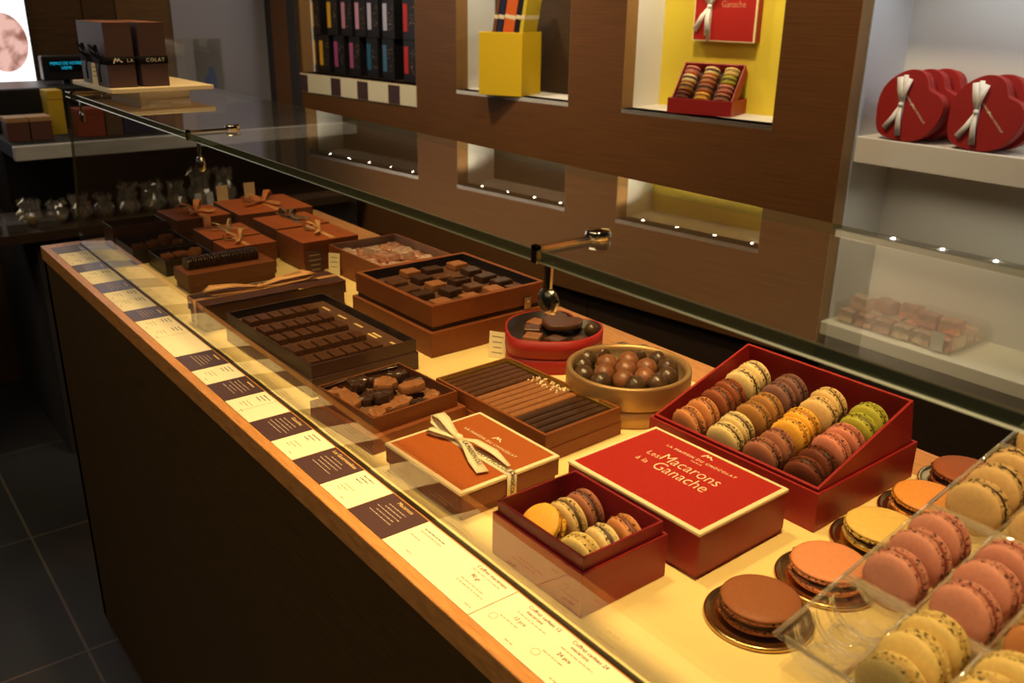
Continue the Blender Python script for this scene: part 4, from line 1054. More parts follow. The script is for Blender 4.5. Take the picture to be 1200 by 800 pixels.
# ---- clear trays with macarons on a sloping acrylic riser
SL = math.atan(.185)
def tray_pt(x, y, up=0): return Vector((x - math.sin(SL) * up, y, .100 + .185 * (x - .42) + math.cos(SL) * up))
def clear_tray(label, x0, x1, ncol, grp):
    L = (x1 - x0) / math.cos(SL)
    t = thing('macaron_tray', label, 'tray', (x0, .259, .100 + .185 * (x0 - .42)), 0, grp, rot=(0, -SL, 0))
    b = MB(); r = .0232; n = 10; th = .0006
    pitch = .049
    for c in range(ncol):
        yc = -c * pitch
        prof = [(yc + r * math.cos(PI * k / n), -r * .98 * math.sin(PI * k / n)) for k in range(n + 1)]
        A_, B_ = .006, L - .006
        vs = [(A_, y, z) for y, z in prof] + [(B_, y, z) for y, z in prof]
        m = n + 1
        b.add(vs, [[k, k + 1, m + k + 1, m + k] for k in range(n)], 0, True)
        b.add([(A_, y, z) for y, z in prof], [list(range(m))], 0); b.add([(B_, y, z) for y, z in prof], [list(range(m))[::-1]], 0)
        # ribs pressed into the trough
        for q in (.33, .66):
            xx = A_ + (B_ - A_) * q
            b.tube([(xx, yc + r * .97 * math.cos(PI * k / 8), -r * .95 * math.sin(PI * k / 8)) for k in range(9)], .0011, 6)
        ye0, ye1 = yc + r, yc + pitch / 2 if c else yc + r + .004
        b.add([(0, ye0, 0), (L, ye0, 0), (L, ye1, 0), (0, ye1, 0)], [[0, 1, 2, 3]]); ye0, ye1 = yc - pitch / 2, yc - r
        b.add([(0, ye0, 0), (L, ye0, 0), (L, ye1, 0), (0, ye1, 0)], [[0, 1, 2, 3]])
        b.add([(0, yc - r, 0), (A_, yc - r, 0), (A_, yc + r, 0), (0, yc + r, 0)], [[0, 1, 2, 3]]); b.add([(B_, yc - r, 0), (L, yc - r, 0), (L, yc + r, 0), (B_, yc + r, 0)], [[0, 1, 2, 3]])
    W = ncol * pitch
    b.build('tray_shell', PLASTIC, t)
    b = MB()
    for xx in (.0015, L - .0015): b.tube([(xx, r + .004, .0006), (xx, -W + r, .0006)], .0016, 8)
    b.tube([(0, r + .004, .0006), (L, r + .004, .0006)], .0016, 8)
    for c in range(ncol - 1): b.tube([(.004, -(c + .5) * pitch, .0008), (L - .004, -(c + .5) * pitch, .0008)], .0017, 8)
    if x0 < .46:   # the empty trough of the lowest tray shows its pressed ribs and end loops
        for q in (.2, .45, .7):
            for dz in (0, .0032): b.tube([(L * q + dz, r * .92 * math.cos(PI * k / 12), -r * .92 * math.sin(PI * k / 12)) for k in range(13)], .0010, 6)
        for q in (.28, .62): b.tube([(L * q + .009 * math.cos(2 * PI * k / 16), r * .2 + .010 * math.sin(2 * PI * k / 16), -r * .80) for k in range(17)], .0011, 6)
    b.build('pressed_ridges', RIDGE, t)
    return t
OR2 = ((.70, .30, .075), (.10, .04, .015)); PINK2 = ((.68, .285, .205), (.28, .06, .04)); IV2 = ((.72, .47, .20), (.05, .02, .012))
TR = [(.449, .5255, [None, CREAM, CREAM], 'nearest the camera side'), (.5265, .632, [PINK2, PINK2, SALMON], 'second up the slope'), (.633, .7385, [IV2, IV2, TAN], 'third up the slope'), (.7395, .845, [BEIGE, OR2, OR2], 'highest up the slope')]
cn_ = {id(CREAM): 'pale yellow', id(PINK2): 'pink', id(SALMON): 'salmon', id(IV2): 'ivory', id(TAN): 'tan', id(BEIGE): 'beige', id(OR2): 'orange tan'}
colname = ['trough beside the gold dishes', 'second trough from the gold dishes', 'third trough from the gold dishes']
low = ['lowest', 'second', 'third', 'highest']
for q, (x0, x1, cols, lab) in enumerate(TR):
    clear_tray('clear plastic macaron tray, %s' % ['lowest of the four on the slope, one trough empty', 'second up the slope with pink macarons', 'third up the slope with ivory macarons', 'highest of the four on the slope'][q], x0, x1, 3, 'clear trays of macarons')
    for c, cfg in enumerate(cols):
        if cfg is None: continue
        for k in range(3):
            L = (x1 - x0) / math.cos(SL); d = (.0140 + k * .0240 if q == 0 else .0205 + k * .0275) + random.uniform(-.0015, .0015)
            x, z = x0 + d * math.cos(SL), .100 + .185 * (x0 - .42) + d * math.sin(SL)
            macaron('%s macaron, %s in the %s, %s clear tray' % (cn_[id(cfg)], ['lowest', 'middle', 'highest'][k], colname[c], ['lowest', 'second', 'third', 'highest'][q]), cfg[0], cfg[1],
                    stand(x + .0008, .259 - c * .049 + random.uniform(-.0006, .0006), z + .0004, -8 + random.uniform(-6, 8), random.uniform(-4, 4)), .0428, .0225, 'macarons in the clear trays')
t = thing('acrylic_riser', 'clear acrylic sloping riser under the plastic macaron trays', 'riser', (.455, .205, .0032))
zr = lambda x: .100 + .185 * (x + .455 - .42) - .0318
for yy in (.074, -.088):
    b = MB(); b.hexa([(0, yy - .002, 0), (.39, yy - .002, 0), (.39, yy + .002, 0), (0, yy + .002, 0)], [(0, yy - .002, zr(0)), (.39, yy - .002, zr(.39)), (.39, yy + .002, zr(.39)), (0, yy + .002, zr(0))])
    b.build('side_plate', ACRYL, t)
b = MB(); b.hexa([(0, -.092, zr(0) + .0002), (.39, -.092, zr(.39) + .0002), (.39, .078, zr(.39) + .0002), (0, .078, zr(0) + .0002)], [(0, -.092, zr(0) + .0032), (.39, -.092, zr(.39) + .0032), (.39, .078, zr(.39) + .0032), (0, .078, zr(0) + .0032)]); b.build('sloping_plate', ACRYL, t)

# ---- white slab with dark packs on the glass top
t = thing('display_stand', 'cream slab stand on the far end of the glass top', 'stand', (.56, 1.90, GT + .0004), 2)
b = MB(); b.box(-.095, .095, -.120, .120, .0160, .0240); b.build('slab', mat('cream slab', (.80, .68, .44), .45), t, bevel=.001)
b = MB(); b.box(-.035, .060, -.085, .085, 0, .0158); b.build('foot', WHITE, t)
packs = [(.496, 1.838, 'nearest the camera on the glass side'), (.5555, 1.838, 'nearest the wall in front'), (.496, 1.925, 'behind on the glass side'), (.5555, 1.925, 'behind on the wall side')]
pl = ['dark brown tied pack in front on the cream slab, above the front glass', 'dark brown tied pack in front on the cream slab, on the wall side', 'dark brown tied pack behind another on the cream slab, by its small card', 'dark brown tied pack at the back of the slab on the wall side']
PACK = mat('aubergine pack', (.085, .045, .045), .5, spec=.3)
for i, (x, y, w_) in enumerate(packs):
    t = thing('chocolate_pack', pl[i], 'pack', (x, y, GT + .0004 + .0243), 2, 'dark packs on the cream slab')
    b = MB(); b.box(-.0245, .0245, -.040, .040, 0, .112); b.build('carton', PACK, t, bevel=.0008)
    b = MB(); b.box(-.0247, .0247, -.0402, .0402, .1118, .1126); b.build('tan_top', mat('dull tan paper', (.20, .075, .03), .6), t)
    b = MB()
    b.strip([(-.0255, -.0408, .047), (.0255, -.0408, .047)], (0, 0, 1), .014); b.strip([(-.0252, -.041, .047), (-.0252, .041, .047)], (0, 0, 1), .014)
    b.strip([(-.0256, -.006, .049), (-.034, -.014, .060), (-.036, -.020, .074), (-.030, -.012, .066), (-.0262, -.004, .050)], (0, 1, .3), [.006, .009, .010, .009, .006])
    b.strip([(-.0256, .004, .049), (-.034, .012, .060), (-.036, .020, .074), (-.030, .012, .066), (-.0262, .004, .050)], (0, 1, -.3), [.006, .009, .010, .009, .006])
    b.strip([(-.0256, -.002, .046), (-.031, -.012, .030), (-.033, -.020, .010)], (0, 1, .3), [.006, .008, .008])
    rb = b.build('black_ribbon', RIBBLACK, t)
    if i < 2:
        text('LA' if i == 0 else 'COLAT', .0090, (.0165 if i == 0 else .002, -.0414, .047), rb, RIBWHITE, rot=(PI / 2, 0, 0), space=1.25)
        if i == 0:
            b = MB(); logo(b, 0, 0, 0, .0145, ang=0); b.xf(Matrix.Translation((-.0060, -.0414, .047)) @ Matrix.Rotation(PI / 2, 4, 'X')); b.build('logo', RIBWHITE, rb)
tent_card('price_card', 'small cream card leaning on the dark packs on the slab', .4685, 1.868, .018, .040, CARD, -60, 4, z0=GT + .0247, wedge=False)
bpy.context.view_layer.update()

# ------------------------------------------------------------------ niche 1: black packs, shelf labels
US = [1.890, 1.813, 1.712, 1.618, 1.515, 1.425, 1.300]
stripe = [(.80, .42, .02), (.80, .42, .02), (.42, .07, .20), (.42, .09, .20), (.02, .12, .20), (.06, .16, .26), (.55, .02, .015)]
US2 = [1.890, 1.745, 1.655, 1.565, 1.490, 1.400, 1.300]
stripe2 = [(.80, .42, .02), (.80, .42, .02), (.55, .22, .30), (.60, .28, .36), (.50, .48, .56), (.50, .48, .58), (.55, .02, .015)]
cn0 = ['amber', 'amber', 'magenta', 'magenta', 'teal', 'blue', 'red']; cn1 = ['amber', 'amber', 'pink', 'pale pink', 'silver', 'lilac', 'red']
BLK = mat('black pack card', (.012, .010, .010), .35)
us0 = [1.842, 1.790, 1.690, 1.590, 1.480, 1.385, 1.262]; us1 = [1.842, 1.725, 1.632, 1.545, 1.470, 1.378, 1.262]
for lv, (us, st, cn) in enumerate(((us0, stripe, cn0), (us1, stripe2, cn1))):
    for i, u in enumerate(us):
        h = .142; z0 = .2155 + lv * .1425
        w_ = .050 if not (lv == 0 and i == 0) else .030
        p = wpt(u - w_ / 2 + .02, .058 + .045, z0)
        t = thing('chocolate_pack', 'black pack with a %s stripe in the %s row, %s from the far end' % (cn[i], ['lower', 'upper'][lv], ORD[i]), 'pack', p, 0, 'black packs in the wall niche', rot=(0, 0, WANG))
        b = MB(); b.box(-w_ / 2, w_ / 2 + .018, -.045, .045, 0, h - .001); b.build('carton', BLK, t, bevel=.001)
        b = MB(); b.box(w_ / 2 - .008, w_ / 2 + .014, .0452, .0457, .028, h - .022); b.build('colour_stripe', mat('stripe %.2f %.2f %.2f' % st[i], st[i], .45), t)
        b = MB(); rg = random.Random(i + 10 * lv)
        for q in range(14):
            y_ = -w_ / 2 + rg.uniform(.004, .030); z_ = rg.uniform(.03, h - .03); s_ = rg.uniform(.0015, .004); b.box(y_, y_ + s_, .0452, .0456, z_, z_ + .0015)
        o = b.build('printed_specks', GOLDINK, t)
SL_ = [1.896, 1.828, 1.671, 1.607, 1.503, 1.436, 1.317, 1.250, 1.160]
nd = nc = 0
b = MB()
b.box(1.160, 1.925, .0005, .0025, ZC + .140, ZC + .2125); o = b.build('trim_9', CREAMEDGE); wallobj(o)
for i in range(8):
    dk = i % 2 == 0
    u1, u0 = SL_[i], SL_[i + 1]
    if dk: lab = 'dark shelf label under the black packs, %s dark one from the far end' % ORD[nd]; nd += 1
    else: lab = 'cream shelf label under the black packs, %s cream one from the far end' % ORD[nc]; nc += 1
    b = MB(); b.box(-(u1 - u0) / 2 + .001, (u1 - u0) / 2 - .001, .0028, .0036, .142, .2105 - (.004 if dk else 0))
    o = b.build('shelf_label', CARDDARK if dk else CARD)
    p = wpt((u0 + u1) / 2, 0, 0); solo(o, lab, 'label', p, 0, 'shelf labels under the black packs', rot=(0, 0, WANG))

# ------------------------------------------------------------------ niche 2: yellow box with bars
yb_ang = math.degrees(math.atan2(.131, -.068))
t = thing('yellow_box', 'bright yellow open box holding chocolate bars in the wall niche', 'open box', (1.8095, 2.284, .2155), yb_ang - 90 + 90)
# local x runs along the front edge, local y towards the room
b = MB(); b.openbox(0, .148, -.148, 0, 0, .188, .004, .004); b.build('carton', YELLOWBOX, t, bevel=.001)
bars = [(.020, -.030, (.16, .06, .03), 'brown', -14), (.050, -.035, (.022, .020, .05), 'navy', -6), (.086, -.032, (.72, .14, .02), 'orange', 10)]
Mt = Matrix.Translation(t.location) @ Matrix.Rotation(t.rotation_euler[2], 4, 'Z')
bars = [(.134, (.17, .06, .025), 'brown', .012), (.116, (.020, .020, .055), 'navy', .018), (.086, (.74, .13, .018), 'orange', .036), (.058, (.010, .010, .014), 'black', .016), (.043, (.72, .52, .03), 'yellow', .011)]
for i, (x, c, nm, w_) in enumerate(bars):
    b = MB(); b.box(-w_ / 2, w_ / 2, -.055, .055, 0, .300); b.box(-w_ / 2 - .0004, w_ / 2 + .0004, -.0554, .0554, .222, .234, 1)
    o = b.build('chocolate_bar', [mat('wrapper ' + nm, c, .45), CREAMEDGE], bevel=.0008)
    p = Mt @ Vector((x, -.074, .0068)); o.location = p
    o.rotation_euler = (Matrix.Rotation(t.rotation_euler[2], 4, 'Z') @ Matrix.Rotation(R(-9), 4, 'Y')).to_euler()
    tag(o, '%s wrapped chocolate bar standing in the yellow box' % nm, 'chocolate bar', 'bars in the yellow box')

# ------------------------------------------------------------------ niche 3: macaron box and hanging red box
ang3 = math.degrees(math.atan2(1.758 - 1.588, 1.899 - 1.961))
t = thing('macaron_box', 'small red open box with a steeply tilted tray of twelve macarons in the yellow niche', 'open box', (1.961, 1.588, .2155), ang3)
b = MB(); b.openbox(0, .181, -.120, 0, 0, .040, .003, .003); b.build('base', REDSIDE, t, bevel=.0008)
b = MB(); tl = R(47)
def tp(d, up, x): return (x, -.006 - d * math.cos(tl) - up * -math.sin(tl) * -1 * -1, 0) 
def tp(d, up, x):   # d along the sloping floor from the front, up away from it (towards the room)
    return (x, -.030 - d * math.cos(tl) + up * math.sin(tl), .006 + d * math.sin(tl) + up * math.cos(tl))
LW = .135; hx = .034
x0, x1 = .005, .176
q = lambda d0, d1, u0, u1, a, c: [tp(d0, u0, a), tp(d0, u0, c), tp(d1, u1, c), tp(d1, u1, a)]
b.openhex([tp(0, 0, x0), tp(0, 0, x1), tp(LW, 0, x1), tp(LW, 0, x0)][::-1], [tp(0, hx, x0), tp(0, hx, x1), tp(LW, hx, x1), tp(LW, hx, x0)][::-1],
          [tp(.003, hx, x0 + .003), tp(.003, hx, x1 - .003), tp(LW - .003, hx, x1 - .003), tp(LW - .003, hx, x0 + .003)][::-1], [tp(.003, .004, x0 + .003), tp(.003, .004, x1 - .003), tp(LW - .003, .004, x1 - .003), tp(LW - .003, .004, x0 + .003)][::-1], 0, 0, 1)
b.build('tray', [REDSIDE, INSERTDARK], t, fix=True)
Mt = Matrix.Translation(t.location) @ Matrix.Rotation(R(ang3), 4, 'Z')
cols3 = [('nearest the far wall side', [COCO, TAN, IVORY, PINK]), ('in the middle column', [YELL, ROSEB, SALMON, IVORY]), ('in the column nearest the white alcove', [ROSEB, PINK, GREEN, CREAM])]
for c, (cl_, cfgs) in enumerate(cols3):
    for k, cfg in enumerate(cfgs):
        d = .022 + k * .0285; p = Mt @ Vector(tp(d, .004 + .0245, .147 - c * .056))
        # axis runs up the slope
        ax = (Mt.to_3x3() @ Vector((0, -math.cos(tl), math.sin(tl)))).normalized()
        M = Matrix.Translation(p) @ ax.to_track_quat('Z', 'Y').to_matrix().to_4x4() @ Matrix.Rotation(R(-14), 4, 'X')
        macaron('%s macaron in the yellow niche, %s from the bottom, %s' % (NAMES[id(cfg)], ORD[k], ['column nearest the yellow box', 'middle column', 'column nearest the white alcove'][c]), cfg[0], cfg[1], M, .0430, .0235, 'macarons in the yellow niche')
t = thing('gift_box', 'closed red macaron box with a white ribbon hung on the yellow niche back', 'gift box', wpt(.044, .1755, .400), 0, rot=(0, 0, WANG))
b = MB(); b.box(-.095, .095, .0003, .030, 0, .19); b.build('base', REDSIDE, t, bevel=.001)
b = MB(); b.box(-.096, .096, .026, .0325, -.001, .191); b.build('lid_edge', CREAMEDGE, t, bevel=.001)
b = MB(); b.box(-.0925, .0925, .0320, .0332, .0025, .1875); b.build('lid_panel', REDLID, t)
b = MB()
b.strip([(.046, .0338, -.001), (.046, .0338, .19)], (1, 0, 0), .012)
K = Vector((.046, .037, .088))
for dx, dz, w_ in ((.040, .090, .016), (-.048, .062, .016), (.040, -.062, .016), (.0, -.075, .018), (-.004, .080, .014)):
    b.strip([K, K + Vector((dx * .4, .008, dz * .4)), K + Vector((dx, .003, dz))], (1, 0, .2), [.006, w_ * .8, w_])
b.lathe([(0, -.006), (.006, -.004), (.008, 0), (.006, .004), (0, .006)], 12)
for i in range(len(b.v) - 38, len(b.v)): x, y, q_ = b.v[i]; b.v[i] = (K.x + x, K.y + y * .6, K.z + q_)
b.build('ribbon_bow', RIBWHITE, t)
text('Macarons', .0235, (-.022, .0334, .115), t, mat('dull gold print', (.55, .20, .10), .5), rot=(PI / 2, 0, PI), sx=.9); text('Ganache', .0235, (-.026, .0334, .094), t, MATS['dull gold print'], rot=(PI / 2, 0, PI), sx=.9)

# ------------------------------------------------------------------ white alcove: heart boxes, candy tray
def heart_gift(label, x, y, z, grp, lean=4, full=True):
    t = thing('heart_box', label, 'heart box', (x, y, z), 0, grp, rot=(0, R(lean), 0))
    # stands on edge: outline in the local y-z plane (y along the shelf), facing -x
    hp = heart(.156, 56); a = R(46); rot = []
    for hx_, hy_ in hp:
        hx_ = hx_; yy, zz = hx_ * math.cos(a) + hy_ * -math.sin(a), hx_ * -math.sin(a) * -1 + hy_ * math.cos(a)
        rot.append((yy, zz))
    mn = min(q[1] for q in rot); rot = [(q[0], q[1] - mn) for q in rot]
    b = MB(); b.prism(rot, -.0, .017, axis='x', smooth=True); b.build('lid', HEARTRED, t, bevel=.001, fix=True)
    cx = sum(q[0] for q in rot) / len(rot); cz = sum(q[1] for q in rot) / len(rot)
    small = [((q[0] - cx) * .975 + cx, (q[1] - cz) * .975 + cz) for q in rot]
    b = MB(); b.prism(small, .017, .036, axis='x', smooth=True); b.build('base', HEARTRED, t, fix=True)
    b = MB(); kx, kz = .014, .080
    b.strip([(-.0005, .016, .145), (-.001, kx, kz), (-.0005, .014, .012)], (0, 1, 0), .011)
    K = Vector((-.005, kx, kz))
    b.strip([K, K + Vector((-.004, .006, .03)), K + Vector((-.002, .012, .060))], (0, 1, 0), [.006, .013, .015])
    b.strip([K, K + Vector((-.004, -.005, .03)), K + Vector((-.002, -.012, .058))], (0, 1, 0), [.006, .013, .015])
    b.strip([K, K + Vector((-.004, .012, -.03)), K + Vector((-.002, .030, -.055))], (0, 1, 0), [.006, .012, .013])
    b.strip([K, K + Vector((-.004, -.002, -.03)), K + Vector((-.002, -.006, -.068))], (0, 1, 0), [.006, .012, .014])
    b.lathe([(0, -.006), (.005, -.004), (.0065, 0), (.005, .004), (0, .006)], 12)
    for i in range(len(b.v) - 38, len(b.v)): x_, y_, q_ = b.v[i]; b.v[i] = (K.x + x_ * .7, K.y + y_, K.z + q_)
    b.build('ribbon_bow', RIBWHITE, t)
    if full:
        text('LA MAISON DU CHOCOLAT', .0062, (-.0004, -.020, .072), t, CREAMINK, rot=(Matrix.Rotation(-PI / 2, 4, 'Z') @ Matrix.Rotation(PI / 2, 4, 'X') @ Matrix.Rotation(R(-46), 4, 'Z')).to_euler())
        b = MB(); logo(b, 0, 0, 0, .011, ang=0)
        b.xf(Matrix.Translation((-.0006, -.0125, .0795)) @ Matrix.Rotation(-PI / 2, 4, 'Z') @ Matrix.Rotation(PI / 2, 4, 'X') @ Matrix.Rotation(R(-46), 4, 'Z')); b.build('logo', CREAMINK, t)
    return t
HZ = .2075
for i, (x, lab) in enumerate(((2.003, 'red heart box with a white bow, front one by the alcove side wall'), (2.053, 'red heart box second behind the one by the alcove side wall'), (2.103, 'red heart box third behind the one by the alcove side wall'))):
    heart_gift(lab, x, 1.128 - .010 * i, HZ, 'heart boxes on the white shelf', full=i == 0)
for i, (x, lab) in enumerate(((2.003, 'red heart box with a white bow, in front, farther from the side wall'), (2.053, 'red heart box second in the stack farther from the side wall'))):
    heart_gift(lab, x, .955 - .010 * i, HZ, 'heart boxes on the white shelf', full=i == 0)
t = thing('candy_tray', 'clear acrylic tray of pink wrapped candies on the alcove ledge', 'tray', (1.985, .915, -.2518))
CTX, CTY = .172, .308
b = MB(); b.openbox(0, CTX, 0, CTY, 0, .052, .003, .003); b.build('tray', ACRYL, t)
b = MB(); b.box(-.0012, -.0004, .020, .050, .006, .050); b.build('price_label', mat('pale label', (.62, .60, .52), .6), t)
rg = random.Random(3); cn = 0
for r_ in range(4):
    for k in range(6):
        o = candy(.036, .044, .028, [PINKFOIL, PALEFOIL, PALEFOIL, PINKFOIL][(r_ * 2 + k) % 4], 300 + cn); cn += 1
        solo(o, 'pink wrapped candy, %s along in the %s row of the clear tray on the ledge' % (ORD[k], ORD[r_]), 'wrapped candy', (1.985 + .0235 + r_ * .0405, .915 + .030 + k * .0495, -.2518 + .0055), 0, 'wrapped candies in the clear tray', rot=(0, 0, rg.uniform(-.08, .08)))
for i, (dx, dy, m, lab) in enumerate(((.050, .262, PALEFOIL, 'pale wrapped candy on top, nearest the alcove side wall'), (.070, .205, PINKFOIL2, 'copper wrapped candy on top, second from the side wall'), (.085, .150, PINKFOIL2, 'copper wrapped candy on top, third from the side wall'), (.060, .090, PINKFOIL2, 'copper wrapped candy on top, fourth from the side wall'), (.060, .036, PINKFOIL, 'pink wrapped candy on top, farthest from the side wall'))):
    o = candy(.038, .050, .030, m, 400 + i); solo(o, lab + ' of the clear tray', 'wrapped candy', (1.985 + dx, .915 + dy, -.2518 + .0375), 0, 'wrapped candies in the clear tray', rot=(0, 0, rg.uniform(-.3, .3)))
t = lidbox('gift_box', 'small dark brown box on the alcove ledge past the candy tray', 2.03, 2.12, .700, .775, .06, 0, CHOCBOX, CHOCBOX)
t.location.z = ZC - .2515

# ------------------------------------------------------------------ the far end of the shop
b = MB(); FY = 3.0
t = thing('back_counter', 'dark counter with a pale marble edge beyond the far end', 'counter', (0, 0, 0), counter=False)
b.box(.52, 1.62, FY + .03, YF - .03, .0, ZC - .18 - .03); b.build('cabinet', GREYDARK, t)
b = MB(); b.box(.20, 1.60, FY - .02, FY + .32, ZC - .205, ZC - .176); b.build('shelf', WOODDARK, t, bevel=.001)
b = MB(); b.box(.500, 1.62, FY, FY + .03, ZC + .034, ZC + .0755); b.build('marble_edge', MARBLE, t, bevel=.002)
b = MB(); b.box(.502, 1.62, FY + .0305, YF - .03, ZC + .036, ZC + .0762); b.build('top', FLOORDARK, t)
b = MB(); b.box(.52, 1.62, FY + .33, YF - .04, ZC - .21, ZC + .035); b.build('back_panel', BLACK, t)
b = MB(); b.box(.20, .23, FY, FY + .3, 0, ZC - .206); b.build('leg', BLACK, t)
# cellophane candy bags on the shelf
bags = [(.530, .055, .085, (.55, .34, .08)), (.606, .050, .070, (.34, .22, .08)), (.676, .050, .085, (.40, .30, .16)), (.748, .045, .075, (.18, .12, .06)), (.822, .055, .105, (.30, .26, .20)), (.902, .055, .105, (.34, .30, .26)), (.980, .050, .100, (.26, .18, .10)), (1.062, .060, .135, (.40, .26, .14)), (1.146, .055, .125, (.32, .22, .14))]
for i, (x, w_, h, c) in enumerate(bags):
    t = thing('candy_bag', 'cellophane bag of sweets on the back counter shelf, %s from its open end' % ORD[i], 'candy bag', (x, FY + .10, -.1755), 0, 'cellophane bags on the back counter shelf')
    rnd = random.Random(i); b = MB(); n = 20
    w_ *= .82; h *= .92
    prof = [(0, .0), (w_ * .55, .0), (w_ * .72, h * .2), (w_ * .68, h * .42), (w_ * .52, h * .58), (w_ * .50, h * .72), (w_ * .70, h * .88), (w_ * .60, h)]
    b.lathe(prof, n, smooth=False, jit=lambda k, i_: rnd.uniform(-.24, .24) * w_ * (1 if k > 1 else .3))
    for q in range(len(b.v)): x_, y_, z_ = b.v[q]; b.v[q] = (x_, y_, z_ + (rnd.uniform(-.12, .12) * h if z_ > h * .5 else 0))
    b.build('wrapper', CELLO, t)
    b = MB(); b.lathe([(0, .002), (w_ * .45, .004), (w_ * .5, h * .2), (w_ * .42, h * .38), (0, h * .5)], 14, jit=lambda k, i_: rnd.uniform(-.1, .1) * w_); b.build('sweets', mat('sweets %d' % i, c, .35, metal=.3 if i < 3 else 0, nscale=60, namt=.5), t)
for i, x in enumerate((.405, .475, .56)):
    t = thing('sweet_jar', 'clear square box on the back counter shelf, %s from its open end' % ORD[i], 'clear box', (x, FY + .03, -.1755), 0, 'clear boxes on the back counter shelf')
    b = MB(); b.openbox(-.03, .03, -.03, .03, 0, .05, .0025, .0025); b.build('box', ACRYL, t)
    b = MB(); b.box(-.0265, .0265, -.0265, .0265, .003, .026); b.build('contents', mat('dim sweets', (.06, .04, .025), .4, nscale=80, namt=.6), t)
for i, (x, z, lab) in enumerate(((1.035, -.1755, 'small pale card among the cellophane bags, nearer end'), (1.075, -.1755, 'small pale card among the cellophane bags, farther end'))):
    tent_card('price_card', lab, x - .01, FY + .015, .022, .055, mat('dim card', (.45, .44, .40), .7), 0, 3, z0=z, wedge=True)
# goods on the marble top
def carton(label, x0, x1, h, m, y=3.10, d=.08, name='carton', band=None):
    t = thing(name, label, 'carton', ((x0 + x1) / 2, y + d / 2, .0765), 0, 'cartons on the marble counter')
    w_ = (x1 - x0) / 2
    b = MB(); b.box(-w_, w_, -d / 2, d / 2, 0, h * .8); b.build('base', m, t, bevel=.001)
    b = MB(); b.box(-w_ - .001, w_ + .001, -d / 2 - .001, d / 2 + .001, h * .8, h); b.build('lid', band or m, t, bevel=.001)
    return t
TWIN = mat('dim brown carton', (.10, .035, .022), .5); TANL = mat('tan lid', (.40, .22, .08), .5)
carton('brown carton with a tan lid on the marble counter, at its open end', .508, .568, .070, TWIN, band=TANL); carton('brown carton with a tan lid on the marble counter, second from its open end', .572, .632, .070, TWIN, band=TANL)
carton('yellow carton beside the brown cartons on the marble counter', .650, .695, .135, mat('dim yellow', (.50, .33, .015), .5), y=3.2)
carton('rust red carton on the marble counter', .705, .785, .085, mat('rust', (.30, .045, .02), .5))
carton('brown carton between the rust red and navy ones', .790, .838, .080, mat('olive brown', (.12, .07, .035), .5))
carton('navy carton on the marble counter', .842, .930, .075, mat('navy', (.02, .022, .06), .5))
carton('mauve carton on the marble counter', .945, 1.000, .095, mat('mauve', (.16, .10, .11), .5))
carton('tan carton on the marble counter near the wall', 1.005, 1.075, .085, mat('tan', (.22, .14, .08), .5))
# till with display
t = thing('cash_till', 'black till with a lit blue customer display on the back counter', 'till', (.60, 3.45, .0765))
b = MB(); b.box(-.10, .30, -.13, .15, 0, .135); b.build('body', BLACK, t, bevel=.006)
b = MB(); b.tube([(.165, -.02, .135), (.165, -.02, .165)], .012, 12); b.build('pole', BLACK, t)
b = MB(); b.box(.092, .238, -.045, -.005, .148, .226); d_ = b.build('display', BLACK, t, bevel=.004)
b = MB(); b.box(.112, .220, -.0462, -.0455, .176, .212); b.build('screen', mat('screen black', (.004, .008, .02), .2), d_)
TEAL = emit('teal characters', (.02, .55, .75), .9)
text('MERCI DE VOTRE', .0125, (.166, -.0468, .202), d_, TEAL, rot=(PI / 2, 0, 0), ext=.0001); text('VISITE', .0125, (.166, -.0468, .187), d_, TEAL, rot=(PI / 2, 0, 0), ext=.0001)
# lit poster with macarons
t = thing('lit_poster', 'brightly lit poster of pinkish macarons on white at the far wall', 'poster', (.27, 3.80, .19))
b = MB(); b.box(-.48, .478, -.03, .018, -.01, 1.0); b.build('frame', BLACK, t)
b = MB(); b.box(-.472, .470, -.0345, -.0305, 0, .99); b.build('lit_panel', emit('lit white', (1, .98, .97), 1.6), t)
b = MB()
for x, z, rx, rz_ in ((.385, .140, .078, .100), (.28, .36, .09, .10), (.20, .16, .08, .08), (-.05, .3, .1, .1)):
    n = 32; b.add([(x + rx * math.cos(2 * PI * k / n), -.0352, z + rz_ * math.sin(2 * PI * k / n)) for k in range(n)], [list(range(n))])
pm = emit('lit macaron print', (.72, .40, .33), 1.0); nt = pm.node_tree
n_ = nt.nodes.new('ShaderNodeTexNoise'); n_.inputs['Scale'].default_value = 22; rp = nt.nodes.new('ShaderNodeValToRGB'); tc_ = nt.nodes.new('ShaderNodeTexCoord')
rp.color_ramp.elements[0].position = .35; rp.color_ramp.elements[0].color = (.30, .12, .09, 1); rp.color_ramp.elements[1].position = .6; rp.color_ramp.elements[1].color = (.85, .50, .42, 1)
nt.links.new(tc_.outputs['Object'], n_.inputs['Vector']); nt.links.new(n_.outputs['Fac'], rp.inputs['Fac']); nt.links.new(rp.outputs['Color'], [q for q in nt.nodes if q.type == 'EMISSION'][0].inputs[0])
b.build('macaron_picture', pm, t)
# leaflet holder by the grey wall
t = thing('leaflet_holder', 'clear leaflet holder in front of the grey wall panel', 'leaflet holder', (1.225, 3.5, .0765))
b = MB(); b.openbox(-.105, .105, -.03, .03, 0, .27, .003, .003); b.build('pocket', ACRYL, t)
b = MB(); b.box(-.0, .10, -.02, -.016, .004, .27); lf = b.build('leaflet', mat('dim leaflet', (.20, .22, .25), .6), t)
b = MB(); b.box(.03, .075, -.0212, -.0205, .08, .14); b.box(.045, .07, -.0212, -.0205, .14, .17); b.build('blue_print', mat('blue print', (.06, .14, .40), .6), lf)
b = MB(); b.box(1.64, 1.66, 3.50, 3.78, 0, 2.6); struct(b.build('trim_30', GREYDARK))

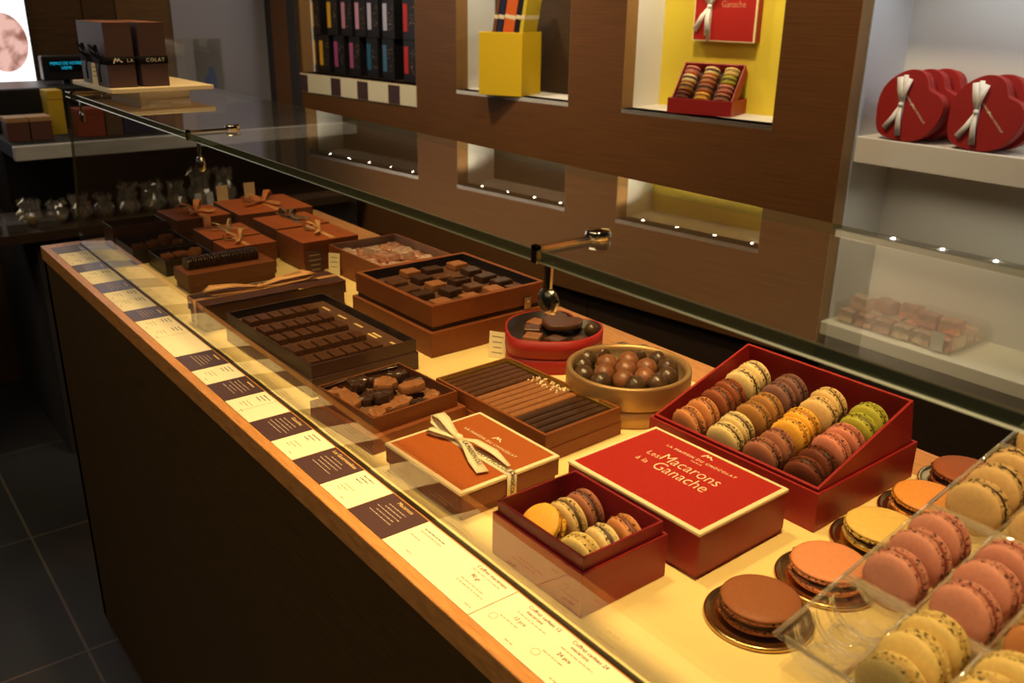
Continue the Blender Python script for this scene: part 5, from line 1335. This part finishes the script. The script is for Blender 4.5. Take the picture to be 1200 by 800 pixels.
# ------------------------------------------------------------------ light
def area(name, loc, size, power, col, target=None, spread=180, sy=None):
    l = bpy.data.lights.new(name, 'AREA'); l.energy = power; l.color = col; l.size = size; l.spread = R(spread)
    if sy: l.shape = 'RECTANGLE'; l.size_y = sy
    o = bpy.data.objects.new(name, l); COL.objects.link(o); o.location = loc
    d = Vector(target) - Vector(loc) if target else Vector((0, 0, -1))
    o.rotation_euler = d.to_track_quat('-Z', 'Y').to_euler(); return o
def spot(name, loc, target, power, col, ang=50, blend=.6, r=.04):
    l = bpy.data.lights.new(name, 'SPOT'); l.energy = power; l.color = col; l.spot_size = R(ang); l.spot_blend = blend; l.shadow_soft_size = r
    o = bpy.data.objects.new(name, l); COL.objects.link(o); o.location = loc
    o.rotation_euler = (Vector(target) - Vector(loc)).to_track_quat('-Z', 'Y').to_euler(); return o
WARM = (1, .66, .285)
spot('overhead_spot', (.45, .25, 2.7), (.58, .45, ZC), 150, WARM, 48, .8, .06)
spot('overhead_spot', (.50, .95, 2.7), (.62, .95, ZC), 112, WARM, 46, .8, .06)
spot('overhead_spot', (.65, 1.65, 2.7), (.72, 1.60, ZC), 80, WARM, 44, .8, .06)
# wash on the niche wall
spot('wall_spot', (1.1, 1.2, 2.7), (1.92, 1.5, 1.2), 74, (1, .76, .48), 75, .9, .08)
spot('wall_spot', (1.0, 2.4, 2.7), (1.80, 2.6, 1.3), 95, (1, .82, .62), 75, .9, .08)
# LEDs in the niches
for u, p in LEDPOS:
    spot('niche_led', (p.x, p.y, p.z - .006), (p.x + .02, p.y, p.z - 1), 1.05 if u < .3 else (1.1 if u < 1 else .4), (1, .86, .60), 150, .5, .004)
for k, yy in enumerate((1.10, .98, .86, .74, .62, .50)):
    b = MB(); b.lathe([(0, -.002), (.0042, -.002), (.0042, .0)], 16); o = b.build('trim_%d' % (40 + k), LEDM); o.location = (1.990, yy, ZC + .6395); struct(o)
    spot('alcove_led', (1.990, yy, ZC + .634), (2.03, yy, ZC + .2), .62, (.88, .93, 1), 150, .6, .004)
for yy in (1.10, .98, .86, .74, .62):
    spot('alcove_led', (1.995, yy, ZC + .142), (2.01, yy, ZC - .3), .26, (1, .90, .66), 140, .6, .004)
# the light on the grey panel, then added fill for the far end and dim room
spot('overhead_spot', (1.70, 3.35, 2.7), (1.62, 3.8, 1.95), 160, (.90, .88, 1), 50, .9, .05)
spot('overhead_spot', (.95, 3.1, 2.7), (.95, 3.8, 1.5), 26, (1, .80, .55), 70, .9, .05)  # added fill without a known fixture, lifts the far wall panels
spot('overhead_spot', (.75, 2.5, 2.7), (.80, 3.08, .8), 30, (1, .84, .62), 34, .9, .05)  # added to brighten the cellophane bags on the far shelf, no lamp known there
area('room_fill', (-1.1, .9, 2.7), 1.8, 24, (1, .78, .50))  # sourceless warm fill, added to lift the dark counter front
w = bpy.data.worlds.new('world'); S.world = w; w.use_nodes = True
w.node_tree.nodes['Background'].inputs[0].default_value = (.5, .5, .6, 1); w.node_tree.nodes['Background'].inputs[1].default_value = .02
S.view_settings.view_transform = 'Standard'; S.view_settings.look = 'None'; S.view_settings.exposure = 0; S.view_settings.gamma = 1
S.view_settings.use_curve_mapping = False
S.cycles.transparent_max_bounces = 24; S.cycles.max_bounces = 10; S.cycles.use_denoising = True

# lettering becomes real meshes
bpy.context.view_layer.update()
dg = bpy.context.evaluated_depsgraph_get()
for o in [q for q in S.objects if q.type == 'FONT']:
    me = bpy.data.meshes.new_from_object(o.evaluated_get(dg)); n = bpy.data.objects.new('lettering', me); COL.objects.link(n)
    n.parent = o.parent; n.location = o.location; n.rotation_euler = o.rotation_euler; n.scale = o.scale
    bpy.data.objects.remove(o)
